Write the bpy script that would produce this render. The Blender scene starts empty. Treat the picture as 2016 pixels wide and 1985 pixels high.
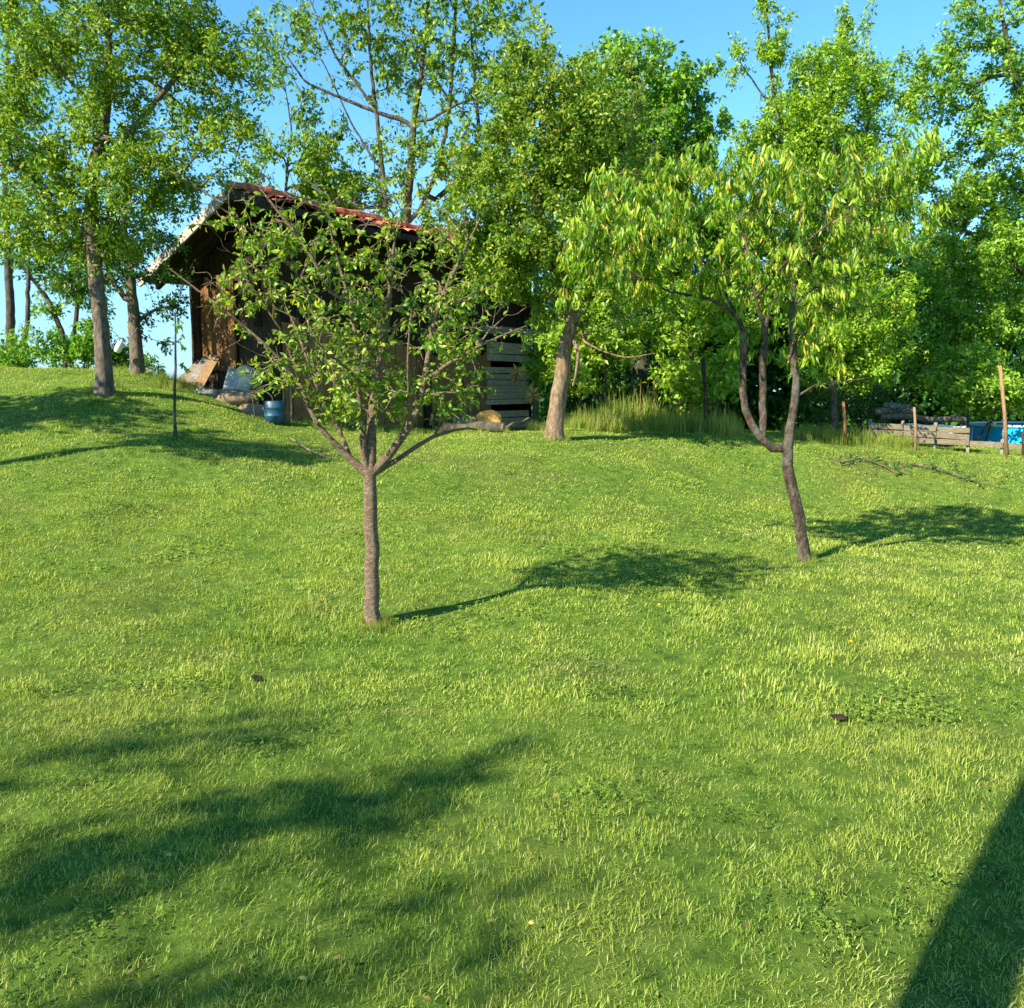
import bpy, math, random
import numpy as np
from mathutils import Vector

# ------------------------------------------------------------------ camera, world, sun
SC = bpy.context.scene
COL = SC.collection
W0, H0, F = 2016.0, 1985.0, 1746.0
PITCH = math.radians(7.1)
EYE = np.array([0.0, 0.0, 1.7])
cam_d = bpy.data.cameras.new('camera'); cam = bpy.data.objects.new('camera', cam_d)
COL.objects.link(cam); SC.camera = cam
cam.location = EYE; cam.rotation_euler = (math.pi/2 - PITCH, 0, 0)
cam_d.sensor_width = 36; cam_d.lens = F / W0 * 36
cam_d.clip_start = .05; cam_d.clip_end = 3000
SUN_EL = math.radians(36); SUN_TO = (-0.79, -0.613)
world = bpy.data.worlds.new('World'); SC.world = world; world.use_nodes = True
wt = world.node_tree; bg = wt.nodes['Background']
sky = wt.nodes.new('ShaderNodeTexSky'); sky.sky_type = 'NISHITA'; sky.sun_disc = False
sky.sun_elevation = SUN_EL; sky.sun_rotation = math.atan2(*SUN_TO)
sky.air_density = 1.0; sky.dust_density = 0; sky.ozone_density = 2.0; sky.altitude = 2500
hs = wt.nodes.new('ShaderNodeHueSaturation'); hs.inputs['Saturation'].default_value = 1.22; hs.inputs['Value'].default_value = .95; hs.inputs['Hue'].default_value = .487
wt.links.new(sky.outputs[0], hs.inputs['Color']); 
# paler, bluer air low over the land (a property of the sky all round, not of the view)
_tc = wt.nodes.new('ShaderNodeTexCoord'); _sx = wt.nodes.new('ShaderNodeSeparateXYZ'); wt.links.new(_tc.outputs['Generated'], _sx.inputs[0])
_mr = wt.nodes.new('ShaderNodeMapRange'); _mr.interpolation_type = 'SMOOTHSTEP'
for _k, _v in ((1, -.02), (2, .32), (3, .85), (4, 0)): _mr.inputs[_k].default_value = _v
wt.links.new(_sx.outputs[2], _mr.inputs[0]); _mx = wt.nodes.new('ShaderNodeMix'); _mx.data_type = 'RGBA'
wt.links.new(_mr.outputs[0], _mx.inputs[0]); wt.links.new(hs.outputs[0], _mx.inputs[6]); _mx.inputs[7].default_value = (.85, 1.75, 2.5, 1)
wt.links.new(_mx.outputs[2], bg.inputs[0]); bg.inputs[1].default_value = .15
sun_d = bpy.data.lights.new('sun', 'SUN'); sun = bpy.data.objects.new('sun', sun_d); COL.objects.link(sun)
sun_d.energy = 4.8; sun_d.angle = math.radians(.55); sun_d.color = (1.0, .93, .78)
sd = Vector((SUN_TO[0]*math.cos(SUN_EL), SUN_TO[1]*math.cos(SUN_EL), math.sin(SUN_EL)))
sun.rotation_euler = sd.to_track_quat('Z', 'Y').to_euler(); sun.location = (-12, -10, 14)
SC.view_settings.view_transform = 'Standard'; SC.view_settings.look = 'None'
SC.view_settings.exposure = 1.3; SC.view_settings.gamma = 1.0
SC.cycles.max_bounces = 8; SC.cycles.transparent_max_bounces = 8
SC.cycles.diffuse_bounces = 3; SC.cycles.transmission_bounces = 4

cp, sp = math.cos(PITCH), math.sin(PITCH)
FWD = np.array([0, cp, -sp]); UP = np.array([0, sp, cp]); RT = np.array([1.0, 0, 0])
def P(px, py, Y):
    """a place in the world: along the sight line of a photo pixel, Y metres ahead"""
    d = RT*(px-W0/2)/F + UP*(H0/2-py)/F + FWD
    return EYE + d*(Y/d[1])

# ------------------------------------------------------------------ terrain
AN = [(-1200,1985,2.2),(0,1985,2.2),(1008,1985,2.25),(2016,1985,2.25),(3400,1985,2.25)]
an = [(0,0,0),(-4,0,.05),(4,0,0),(0,-5,0),(-6,-5,.1),(6,-5,0),(-12,-2,.4),(12,-2,.1),(-8,2,.25),(8,2,0)]
for a in [(-300,1400,4.3),(300,1500,3.75),(1008,1480,3.95),(1700,1480,3.95),(2400,1450,4.0),
          (736,1252,6.0),(200,1215,6.1),(-400,1150,6.3),(1250,1190,6.7),(1800,1200,6.7),(2500,1200,6.7),
          (1584,1104,8.5),(1800,1060,10.0),(1100,1085,8.0),(600,1060,8.0),(100,1010,8.0),(-500,950,8.5),(2000,1085,9.7),(2700,1085,9.7),
          (1100,975,10.6),(700,950,10.0),(300,900,10.0),(-100,870,10.2),(1600,1003,11.8),(1980,1038,11.1),(2000,985,12.3),(2500,985,12.3),
          (1092,862,13.0),(800,872,12.6),(500,845,12.4),(205,771,12.2),(0,770,12.2),(-400,750,12.5),(1450,872,14.4),(1700,885,15.0),(1985,902,15.0),(2400,905,15.0),
          (0,722,15.0),(-300,700,15.0),(250,741,14.8),(350,756,14.6),(440,785,15.0),
          (1045,851,17.8),(1300,852,17.0),(1700,865,17.6),(2016,870,18.0),(2500,870,18.0),(700,846,15.4)]:
    an.append(tuple(P(*a)))
an += [(-7,19,.6),(-12,19,1.0),(-16,13,1.8),(-4,22,.6),(2,23,.8),(8,22,.6),(14,22,.5),(-8,25,-1.5),(-16,25,-1.0),(18,12,.4),(0,30,-.5),(12,30,-.2),(-14,32,-3),
       (-18,5,1.4),(18,4,.1)]
an = np.array(an)
def _U(r2): return r2*np.log(r2+1e-9)*.5
_n = len(an)
_K = _U(((an[:,None,:2]-an[None,:,:2])**2).sum(-1)) + np.eye(_n)*.15
_Pm = np.c_[np.ones(_n), an[:,:2]]
_A = np.block([[_K,_Pm],[_Pm.T,np.zeros((3,3))]])
_w = np.linalg.solve(_A, np.r_[an[:,2],0,0,0])
def sstep(a, b, x):
    t = np.clip((x-a)/(b-a), 0, 1); return t*t*(3-2*t)
_rw = np.random.RandomState(5)
_waves = [(_rw.uniform(.6,1)*k*math.cos(t), k*math.sin(t), _rw.uniform(0,6.3), a) for k,a in
          [(1.1,.018),(1.5,.016),(2.1,.013),(2.9,.011),(3.7,.009),(5.3,.007),(7.1,.006),(9.7,.005),(13,.0035)] for t in (_rw.uniform(0,3.1),_rw.uniform(0,3.1))]
def Hs(x, y):
    x = np.atleast_1d(np.asarray(x, float)); y = np.atleast_1d(np.asarray(y, float))
    cx, cy = np.clip(x,-20,20), np.clip(y,-8,34)
    q = np.stack([cx.ravel(), cy.ravel()], -1); out = np.empty(len(q))
    for i in range(0, len(q), 20000):
        k = _U(((q[i:i+20000,None]-an[None,:,:2])**2).sum(-1))
        out[i:i+20000] = k@_w[:_n] + _w[_n] + q[i:i+20000]@_w[_n+1:]
    z = out.reshape(x.shape)
    for kx, ky, ph, a in _waves: z = z + a*np.sin(kx*x+ky*y+ph)
    r = np.maximum(np.abs(x)-12, np.abs(y-8)-16)
    t = sstep(4, 30, r)
    return z*(1-t) + (-6)*t
def H(x, y): return float(Hs(x, y)[0])
def G(px, Y):
    """ground point under the sight column px at distance Y"""
    x = (px-W0/2)/F*Y*1.0
    for _ in range(4):
        z = H(x, Y); depth = Y*cp - (z-1.7)*sp; x = (px-W0/2)/F*depth
    return np.array([x, Y, z])

# ------------------------------------------------------------------ helpers
def meshobj(name, V, faces, mat, parent=None, smooth=True, cols=None, loc=None, extra_mats=None, midx=None):
    V = np.asarray(V, float)
    if loc is not None: V = V - np.asarray(loc)
    me = bpy.data.meshes.new(name)
    if isinstance(faces, list) and len(faces) and isinstance(faces[0], np.ndarray) and faces[0].ndim == 2:
        fl = faces
    else:
        by = {}
        for f in faces: by.setdefault(len(f), []).append(f)
        fl = [np.array(v) for v in by.values()]
    me.vertices.add(len(V)); me.vertices.foreach_set('co', V.astype(np.float32).ravel())
    idx = np.concatenate([f.ravel() for f in fl]).astype(np.int32)
    tot = np.concatenate([np.full(len(f), f.shape[1]) for f in fl]).astype(np.int32)
    st = np.r_[0, np.cumsum(tot)[:-1]].astype(np.int32)
    me.loops.add(len(idx)); me.loops.foreach_set('vertex_index', idx)
    me.polygons.add(len(tot)); me.polygons.foreach_set('loop_start', st); me.polygons.foreach_set('loop_total', tot)
    me.polygons.foreach_set('use_smooth', np.full(len(tot), smooth))
    if cols is not None:
        a = me.color_attributes.new('tint', 'FLOAT_COLOR', 'POINT')
        a.data.foreach_set('color', np.asarray(cols, np.float32).ravel())
    me.update(); me.validate()
    me.materials.append(mat)
    o = bpy.data.objects.new(name, me); COL.objects.link(o)
    if parent is not None: o.parent = parent
    if loc is not None and parent is None: o.location = loc
    return o
def empty(name, loc, label, cat, group=None, kind=None):
    o = bpy.data.objects.new(name, None); COL.objects.link(o); o.location = loc; o.empty_display_size = .1
    return tag(o, label, cat, group, kind)
def tag(o, label=None, cat=None, group=None, kind=None):
    if label: o['label'] = label
    if cat: o['category'] = cat
    if group: o['group'] = group
    if kind: o['kind'] = kind
    return o
class MB:
    def __init__(s): s.v = []; s.f = []
    def add(s, V, Fc):
        n = len(s.v); s.v += [tuple(map(float, p)) for p in V]; s.f += [tuple(int(i)+n for i in f) for f in Fc]
    def obox(s, c, ax, ay, az):
        """box about c with half-axis vectors"""
        c, ax, ay, az = map(np.asarray, (c, ax, ay, az))
        V = [c+i*ax+j*ay+k*az for k in (-1,1) for j in (-1,1) for i in (-1,1)]
        s.add(V, [(0,2,3,1),(4,5,7,6),(0,1,5,4),(2,6,7,3),(0,4,6,2),(1,3,7,5)])
    def bar(s, a, b, w, t, side=None):
        a, b = np.asarray(a, float), np.asarray(b, float); d = b-a; L = np.linalg.norm(d); d /= L
        sd_ = np.asarray(side if side is not None else ((0,0,1) if abs(d[2]) < .9 else (1,0,0)), float)
        sd_ = sd_ - d*(sd_@d); sd_ /= np.linalg.norm(sd_); n = np.cross(d, sd_)
        s.obox((a+b)/2, d*L/2, sd_*w/2, n*t/2)
    def tube(s, pts, rad, n=8, cap=True, wob=0, seed=0):
        V, Fc = tube(np.asarray(pts, float), np.asarray(rad, float), n, wob, seed)
        Fc = [tuple(f) for f in Fc]
        if cap:
            Fc.append(tuple(range(n))[::-1]); m = len(V)-n; Fc.append(tuple(range(m, m+n)))
        s.add(V, Fc)
    def lathe(s, c, prof, n=20, axis=None):
        c = np.asarray(c, float); V = []
        for r, z in prof:
            for k in range(n): a = 2*math.pi*k/n; V.append(c+np.array([r*math.cos(a), r*math.sin(a), z]))
        Fc = []
        for i in range(len(prof)-1):
            for k in range(n):
                k2 = (k+1) % n; Fc.append((i*n+k, i*n+k2, (i+1)*n+k2, (i+1)*n+k))
        s.add(V, Fc)
    def build(s, name, mat, parent=None, smooth=False, loc=None):
        return meshobj(name, s.v, s.f, mat, parent, smooth, loc=loc)
def tube(p, r, n=8, wob=0, seed=0):
    m = len(p); t = np.gradient(p, axis=0); t /= np.linalg.norm(t, axis=1)[:,None]+1e-9
    a = np.array([0,0,1.0]) if abs(t[0][2]) < .9 else np.array([1.0,0,0])
    V = np.empty((m, n, 3)); ang = np.linspace(0, 2*math.pi, n, endpoint=False)
    rs = np.random.RandomState(seed)
    lob = rs.uniform(-1, 1, n) if wob else None
    u = a - t[0]*(a@t[0]); u /= np.linalg.norm(u)
    for i in range(m):
        u = u - t[i]*(u@t[i]); u /= np.linalg.norm(u)+1e-9; w = np.cross(t[i], u)
        rr = r[i]*np.ones(n)
        if wob: rr = rr*(1+wob*(.5*lob+.5*rs.uniform(-1,1,n)))
        V[i] = p[i]+rr[:,None]*(np.cos(ang)[:,None]*u+np.sin(ang)[:,None]*w)
    k = np.arange(n); k2 = (k+1) % n; i = np.arange(m-1)[:,None]*n
    Fc = np.stack([i+k, i+k2, i+n+k2, i+n+k], -1).reshape(-1, 4)
    return V.reshape(-1, 3), Fc
def unit(v): return v/(np.linalg.norm(v, axis=-1, keepdims=True)+1e-9)

# ------------------------------------------------------------------ materials
def newmat(name):
    m = bpy.data.materials.new(name); m.use_nodes = True; nt = m.node_tree
    return m, nt, nt.nodes['Principled BSDF'], nt.nodes['Material Output']
def N(nt, t, **k):
    n = nt.nodes.new(t)
    for a, b in k.items(): setattr(n, a, b)
    return n
def noise(nt, scale, detail=4, vec=None, rough=.6, dist=0):
    n = N(nt, 'ShaderNodeTexNoise'); n.inputs['Scale'].default_value = scale; n.inputs['Detail'].default_value = detail
    n.inputs['Roughness'].default_value = rough; n.inputs['Distortion'].default_value = dist
    if vec: nt.links.new(vec, n.inputs['Vector'])
    return n.outputs['Fac']
def ramp(nt, fac, stops):
    r = N(nt, 'ShaderNodeValToRGB'); e = r.color_ramp.elements
    while len(e) < len(stops): e.new(.5)
    for x, (p_, c) in zip(e, stops): x.position = p_; x.color = (*c, 1) if len(c) == 3 else c
    nt.links.new(fac, r.inputs[0]); return r.outputs[0]
def mixc(nt, f, a, b, mode='MIX'):
    m = N(nt, 'ShaderNodeMix', data_type='RGBA', blend_type=mode)
    for s, v in ((0, f), (6, a), (7, b)):
        if isinstance(v, (int, float)): m.inputs[s].default_value = v
        elif isinstance(v, tuple): m.inputs[s].default_value = (*v, 1)
        else: nt.links.new(v, m.inputs[s])
    return m.outputs[2]
def bump(nt, b, h, strength=.5, dist=.02):
    n = N(nt, 'ShaderNodeBump'); n.inputs['Strength'].default_value = strength; n.inputs['Distance'].default_value = dist
    nt.links.new(h, n.inputs['Height']); nt.links.new(n.outputs[0], b.inputs['Normal'])
def objco(nt, scale=(1,1,1)):
    t = N(nt, 'ShaderNodeTexCoord'); m = N(nt, 'ShaderNodeMapping'); m.inputs['Scale'].default_value = scale
    nt.links.new(t.outputs['Object'], m.inputs[0]); return m.outputs[0]
def wpos(nt, scale=(1,1,1)):
    t = N(nt, 'ShaderNodeNewGeometry'); m = N(nt, 'ShaderNodeMapping'); m.inputs['Scale'].default_value = scale
    nt.links.new(t.outputs['Position'], m.inputs[0]); return m.outputs[0]

def bark(name, c1, c2, c3, sc=14, stretch=.35, lich=.5):
    m, nt, b, o = newmat(name); v = wpos(nt, (1,1,stretch))
    f = noise(nt, sc, 6, v, .7); col = ramp(nt, f, [(.3,c1),(.5,c2),(.7,c3)])
    f2 = noise(nt, 5, 4, wpos(nt)); col = mixc(nt, ramp(nt, f2, [(.5,(0,0,0)),(.66,(lich,)*3)]), col, (.3,.31,.24))
    nt.links.new(col, b.inputs['Base Color']); b.inputs['Roughness'].default_value = .85
    b.inputs['Specular IOR Level'].default_value = .25
    bump(nt, b, noise(nt, sc*1.5, 6, v, .8), 1.0, .04); return m
M = {}
M['bark_young'] = bark('bark_young', (.12,.07,.04), (.3,.2,.125), (.55,.41,.28), 36, 1.8, .12)
M['bark_peach'] = bark('bark_peach', (.025,.018,.013), (.09,.062,.042), (.26,.18,.12), 26, .6, .5)
M['bark_old'] = bark('bark_old', (.08,.045,.025), (.28,.18,.105), (.5,.36,.22), 26, .35, .15)
M['bark_grey'] = bark('bark_grey', (.05,.036,.026), (.16,.12,.085), (.32,.24,.17), 18, .4, .25)
M['bark_dark'] = bark('bark_dark', (.03,.024,.018), (.08,.065,.045), (.15,.12,.085), 12, .5, .3)

def leafmat(name, dark, mid, light, yellow, trans=.4, gloss=.35):
    m, nt, b, o = newmat(name)
    a = N(nt, 'ShaderNodeAttribute', attribute_name='tint'); s = N(nt, 'ShaderNodeSeparateColor'); nt.links.new(a.outputs[0], s.inputs[0])
    col = ramp(nt, s.outputs[0], [(0,dark),(.5,mid),(1,light)])
    col = mixc(nt, s.outputs[1], col, yellow)
    nt.links.new(col, b.inputs['Base Color']); b.inputs['Roughness'].default_value = .42
    b.inputs['Specular IOR Level'].default_value = gloss
    tr = N(nt, 'ShaderNodeBsdfTranslucent')
    tc = mixc(nt, 1.0, col, (1.35,1.25,.55), 'MULTIPLY'); nt.links.new(tc, tr.inputs[0])
    mx = N(nt, 'ShaderNodeMixShader'); mx.inputs[0].default_value = trans
    nt.links.new(b.outputs[0], mx.inputs[1]); nt.links.new(tr.outputs[0], mx.inputs[2]); nt.links.new(mx.outputs[0], o.inputs[0])
    return m
M['leaf_young'] = leafmat('leaf_young', (.06,.15,.012), (.2,.34,.022), (.38,.49,.04), (.58,.5,.06))
M['leaf_peach'] = leafmat('leaf_peach', (.06,.18,.012), (.2,.36,.02), (.4,.52,.045), (.68,.46,.06))
M['leaf_left'] = leafmat('leaf_left', (.055,.14,.012), (.18,.32,.02), (.37,.48,.035), (.48,.44,.05))
M['leaf_old'] = leafmat('leaf_old', (.06,.15,.014), (.18,.31,.024), (.37,.47,.045), (.5,.42,.06))
M['leaf_deep'] = leafmat('leaf_deep', (.04,.14,.012), (.14,.33,.022), (.32,.5,.04), (.3,.38,.05))
M['leaf_lime'] = leafmat('leaf_lime', (.07,.18,.012), (.22,.4,.02), (.4,.56,.04), (.5,.5,.05))
M['leaf_right'] = leafmat('leaf_right', (.045,.15,.014), (.17,.35,.027), (.38,.53,.05), (.36,.42,.06))
M['leaf_back'] = leafmat('leaf_back', (.04,.12,.014), (.14,.29,.022), (.34,.46,.04), (.45,.45,.05))
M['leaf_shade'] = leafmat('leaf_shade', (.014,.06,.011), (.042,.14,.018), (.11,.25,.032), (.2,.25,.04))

M['dry_leaf'] = leafmat('dry_leaf', (.09,.05,.02), (.22,.15,.05), (.4,.36,.08), (.5,.4,.1), .2)
def wood(name, c1, c2, c3, grain=(1,1,8), sc=6, rough=.85, b_=.5):
    m, nt, b, o = newmat(name); v = wpos(nt, grain)
    f = noise(nt, sc, 6, v, .65, .4); f2 = noise(nt, 2.3, 3, wpos(nt))
    col = ramp(nt, f, [(.3,c1),(.5,c2),(.72,c3)]); col = mixc(nt, f2, mixc(nt, 1.0, col, (.6,.58,.55), 'MULTIPLY'), col)
    nt.links.new(col, b.inputs['Base Color']); b.inputs['Roughness'].default_value = rough
    b.inputs['Specular IOR Level'].default_value = .25
    bump(nt, b, noise(nt, sc*2.5, 4, v), b_, .01); return m
M['wood_dark'] = wood('wood_dark', (.02,.014,.009), (.05,.034,.02), (.1,.065,.038), (8,8,1))
M['wood_black'] = wood('wood_black', (.02,.013,.008), (.055,.034,.019), (.1,.062,.034), (8,8,1))
M['wood_brown'] = wood('wood_brown', (.14,.06,.025), (.36,.17,.065), (.55,.3,.12), (9,9,1))
M['wood_orange'] = wood('wood_orange', (.08,.035,.012), (.23,.1,.032), (.42,.2,.06), (9,9,1.2))
M['wood_grey'] = wood('wood_grey', (.13,.11,.09), (.3,.26,.21), (.5,.44,.36), (2,2,14))
M['wood_log'] = wood('wood_log', (.3,.2,.12), (.62,.45,.28), (.82,.66,.47), (2,2,12), 5)
M['wood_verge'] = wood('wood_verge', (.2,.16,.12), (.48,.42,.36), (.7,.64,.56), (3,3,7), 5)
M['wood_pale'] = wood('wood_pale', (.13,.1,.065), (.3,.24,.155), (.46,.37,.25), (2,2,14))
M['wood_cut'] = wood('wood_cut', (.45,.2,.05), (.75,.4,.1), (.85,.56,.2), (5,5,5), 4)
M['wood_post'] = wood('wood_post', (.16,.09,.04), (.34,.21,.1), (.5,.34,.18), (9,9,1.5))

def plain(name, c, rough=.6, var=.3, sc=12, spec=.4, b_=.2, trans=0):
    m, nt, b, o = newmat(name); f = noise(nt, sc, 5, wpos(nt))
    c2 = tuple(x*(1-var) for x in c); c3 = tuple(min(1, x*(1+var*.6)) for x in c)
    nt.links.new(ramp(nt, f, [(.3,c2),(.7,c3)]), b.inputs['Base Color']); b.inputs['Roughness'].default_value = rough
    b.inputs['Specular IOR Level'].default_value = spec; bump(nt, b, noise(nt, sc*3, 4, wpos(nt)), b_, .01); return m
M['pool_blue'] = plain('pool_blue', (.004,.42,.78), .6, .12, 4)
M['pool_rim'] = plain('pool_rim', (.75,.77,.78), .4, .1)
M['white_tarp'] = plain('white_tarp', (.74,.7,.6), .6, .15, 5)
M['white_sack'] = plain('white_sack', (.6,.53,.45), .8, .45, 18, .2, .6)
M['grey_sheet'] = plain('grey_sheet', (.36,.36,.33), .7, .3, 14)
M['white_plastic'] = plain('white_plastic', (.8,.79,.76), .4, .08)
M['blue_plastic'] = plain('blue_plastic', (.02,.085,.13), .45, .3, 10)
M['stone'] = plain('stone', (.27,.19,.115), .9, .4, 7, .2, .7)
M['stone_grey'] = plain('stone_grey', (.2,.2,.18), .9, .4, 5, .2, .7)
M['clod'] = plain('clod', (.035,.028,.018), .95, .5, 40, .1, 1)
M['dandelion'] = plain('dandelion', (.85,.6,.02), .8, .2, 60)
M['metal'] = plain('metal', (.3,.29,.27), .5, .3, 20)
M['straw'] = plain('straw', (.5,.29,.08), .9, .4, 20)

# soil under the grass
m, nt, b, o = newmat('soil_turf'); v = wpos(nt)
f = noise(nt, 9, 8, v, .7); big = noise(nt, .55, 3, v)
col = ramp(nt, f, [(.3,(.035,.08,.01)),(.5,(.11,.19,.022)),(.7,(.2,.28,.045))])
col = mixc(nt, ramp(nt, big, [(.5,(0,0,0)),(.7,(.5,.5,.5))]), col, (.14,.13,.04))
nt.links.new(col, b.inputs['Base Color']); b.inputs['Roughness'].default_value = .95; b.inputs['Specular IOR Level'].default_value = .1
bump(nt, b, noise(nt, 40, 6, v, .8), 1, .03); M['soil'] = m

def grassmat(name, lo, mid, hi, straw, sw=.5):
    m, nt, b, o = newmat(name); v = wpos(nt)
    a = N(nt, 'ShaderNodeAttribute', attribute_name='tint'); s = N(nt, 'ShaderNodeSeparateColor'); nt.links.new(a.outputs[0], s.inputs[0])
    big = noise(nt, .8, 4, v, .6); fine = noise(nt, 4.5, 4, v, .65)
    f = N(nt, 'ShaderNodeMath', operation='MULTIPLY_ADD'); nt.links.new(s.outputs[0], f.inputs[0]); f.inputs[1].default_value = .5
    f1 = N(nt, 'ShaderNodeMath', operation='MULTIPLY_ADD'); nt.links.new(big, f1.inputs[0]); f1.inputs[1].default_value = 1.5; f1.inputs[2].default_value = -.78
    f2 = N(nt, 'ShaderNodeMath', operation='MULTIPLY_ADD'); nt.links.new(fine, f2.inputs[0]); f2.inputs[1].default_value = 1.0
    nt.links.new(f1.outputs[0], f2.inputs[2]); nt.links.new(f2.outputs[0], f.inputs[2])
    col = ramp(nt, f.outputs[0], [(.14,lo),(.44,mid),(.88,hi)])
    col = mixc(nt, s.outputs[1], col, straw)
    dry = noise(nt, .95, 3, wpos(nt, (1,1.6,1)), .5, .6)
    dm = mixc(nt, 1.0, ramp(nt, dry, [(.58,(0,0,0)),(.72,(.65,.65,.65))]), ramp(nt, s.outputs[2], [(0,(.2,.2,.2)),(1,(1,1,1))]), 'MULTIPLY')
    col = mixc(nt, dm, col, tuple(x*.85 for x in straw))
    nt.links.new(col, b.inputs['Base Color']); b.inputs['Roughness'].default_value = .5; b.inputs['Specular IOR Level'].default_value = .25
    tr = N(nt, 'ShaderNodeBsdfTranslucent'); nt.links.new(mixc(nt, 1.0, col, (1.25,1.2,.5), 'MULTIPLY'), tr.inputs[0])
    mx = N(nt, 'ShaderNodeMixShader'); mx.inputs[0].default_value = .35
    nt.links.new(b.outputs[0], mx.inputs[1]); nt.links.new(tr.outputs[0], mx.inputs[2]); nt.links.new(mx.outputs[0], o.inputs[0])
    return m
M['grass'] = grassmat('grass_blade', (.045,.12,.016), (.205,.32,.036), (.4,.47,.075), (.6,.5,.23))
M['weed'] = grassmat('weed_blade', (.05,.13,.014), (.14,.25,.022), (.3,.38,.05), (.5,.38,.14))

# ------------------------------------------------------------------ ground sheet
def graded(lo, hi, step, far):
    a = list(np.arange(lo, hi+1e-6, step)); s = step
    while a[-1] < far: s *= 1.28; a.append(a[-1]+s)
    s = step
    while a[0] > -far: s *= 1.28; a.insert(0, a[0]-s)
    return np.array(a)
gx = graded(-13, 13, .14, 900); gy = graded(-3, 24, .14, 900)
X, Yg = np.meshgrid(gx, gy); Z = Hs(X, Yg)
nx = len(gx); i = np.arange(len(gy)-1)[:,None]*nx + np.arange(nx-1)
fq = np.stack([i, i+1, i+nx+1, i+nx], -1).reshape(-1, 4)
g = meshobj('ground', np.stack([X, Yg, Z], -1).reshape(-1, 3), [fq], M['soil'])
g['kind'] = 'structure'

# ------------------------------------------------------------------ grass (uncountable: stuff)
def tuft(name, nb, rad, hmin, hmax, w, lean, seed, mat, straw=.06, flat=.15):
    rs = np.random.RandomState(seed)
    r = rad*np.sqrt(rs.rand(nb)); a = rs.rand(nb)*6.283
    base = np.stack([r*np.cos(a), r*np.sin(a), np.full(nb, -.012)], -1)
    h = rs.uniform(hmin, hmax, nb)*(1-.3*(r/rad)); az = rs.rand(nb)*6.283
    ln = np.abs(rs.normal(0, lean, nb))+.1
    fl = rs.rand(nb) < flat; ln[fl] = rs.uniform(1.3, 2.2, fl.sum()); h[fl] *= .75
    d = np.stack([np.cos(az), np.sin(az), np.zeros(nb)], -1); side = np.stack([-np.sin(az+rs.normal(0,.6,nb)), np.cos(az), np.zeros(nb)], -1)
    ww = w*rs.uniform(.6, 1.3, nb)
    rows = []
    st = [0, .38, .74, 1.0]; wd = [1, .95, .6, .06]
    for t, k in zip(st, wd):
        th = ln*t*.75
        c = base + d*(np.sin(th)*h*t*np.minimum(1, .75+ln*.2))[:,None] + np.array([0,0,1])*(np.cos(th)*h*t)[:,None]
        c[:,2] = np.maximum(c[:,2], -.012+.004*t)
        rows.append(c-side*(ww*k/2)[:,None]); rows.append(c+side*(ww*k/2)[:,None])
    V = np.stack(rows, 1)                                   # nb, 8, 3
    q = np.array([[0,1,3,2],[2,3,5,4],[4,5,7,6]]); Fq = (np.arange(nb)[:,None,None]*8+q).reshape(-1, 4)
    c = np.zeros((nb, 8, 4)); c[...,0] = rs.rand(nb)[:,None]; c[...,1] = ((rs.rand(nb) < straw)*rs.uniform(.5,1,nb))[:,None]
    c[...,2] = rs.rand(nb)[:,None]; c[...,3] = 1
    me = meshobj(name, V.reshape(-1,3), [Fq], mat, cols=c.reshape(-1,4))
    COL.objects.unlink(me); return me
def clover(name, n, rad, L, seed):
    rs = np.random.RandomState(seed); r = rad*np.sqrt(rs.rand(n)); a = rs.rand(n)*6.28; h = rs.uniform(.02, .05, n)
    c = np.stack([r*np.cos(a), r*np.sin(a), h], -1); V, Fc, C = [], [], []
    for i_ in range(n):
        t0 = rs.rand()*6.28; tilt = rs.normal(0, .35, 2); tt = [rs.uniform(-.5,.05), 0, rs.rand(), 1]
        for k in range(3):
            t = t0+k*2.094; l = L*rs.uniform(.8,1.2)
            q = [(0,0),(.45*l,-.38*l),(l,-.25*l),(l,.25*l),(.45*l,.38*l)]
            b = len(V)
            for (u, w) in q:
                x = u*math.cos(t)-w*math.sin(t); y = u*math.sin(t)+w*math.cos(t); V.append((c[i_,0]+x, c[i_,1]+y, c[i_,2]+tilt[0]*x+tilt[1]*y)); C.append(tt)
            Fc.append((b,b+1,b+2,b+3,b+4))
    me = meshobj(name, V, Fc, M['grass'], cols=np.array(C)); COL.objects.unlink(me); return me
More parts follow.
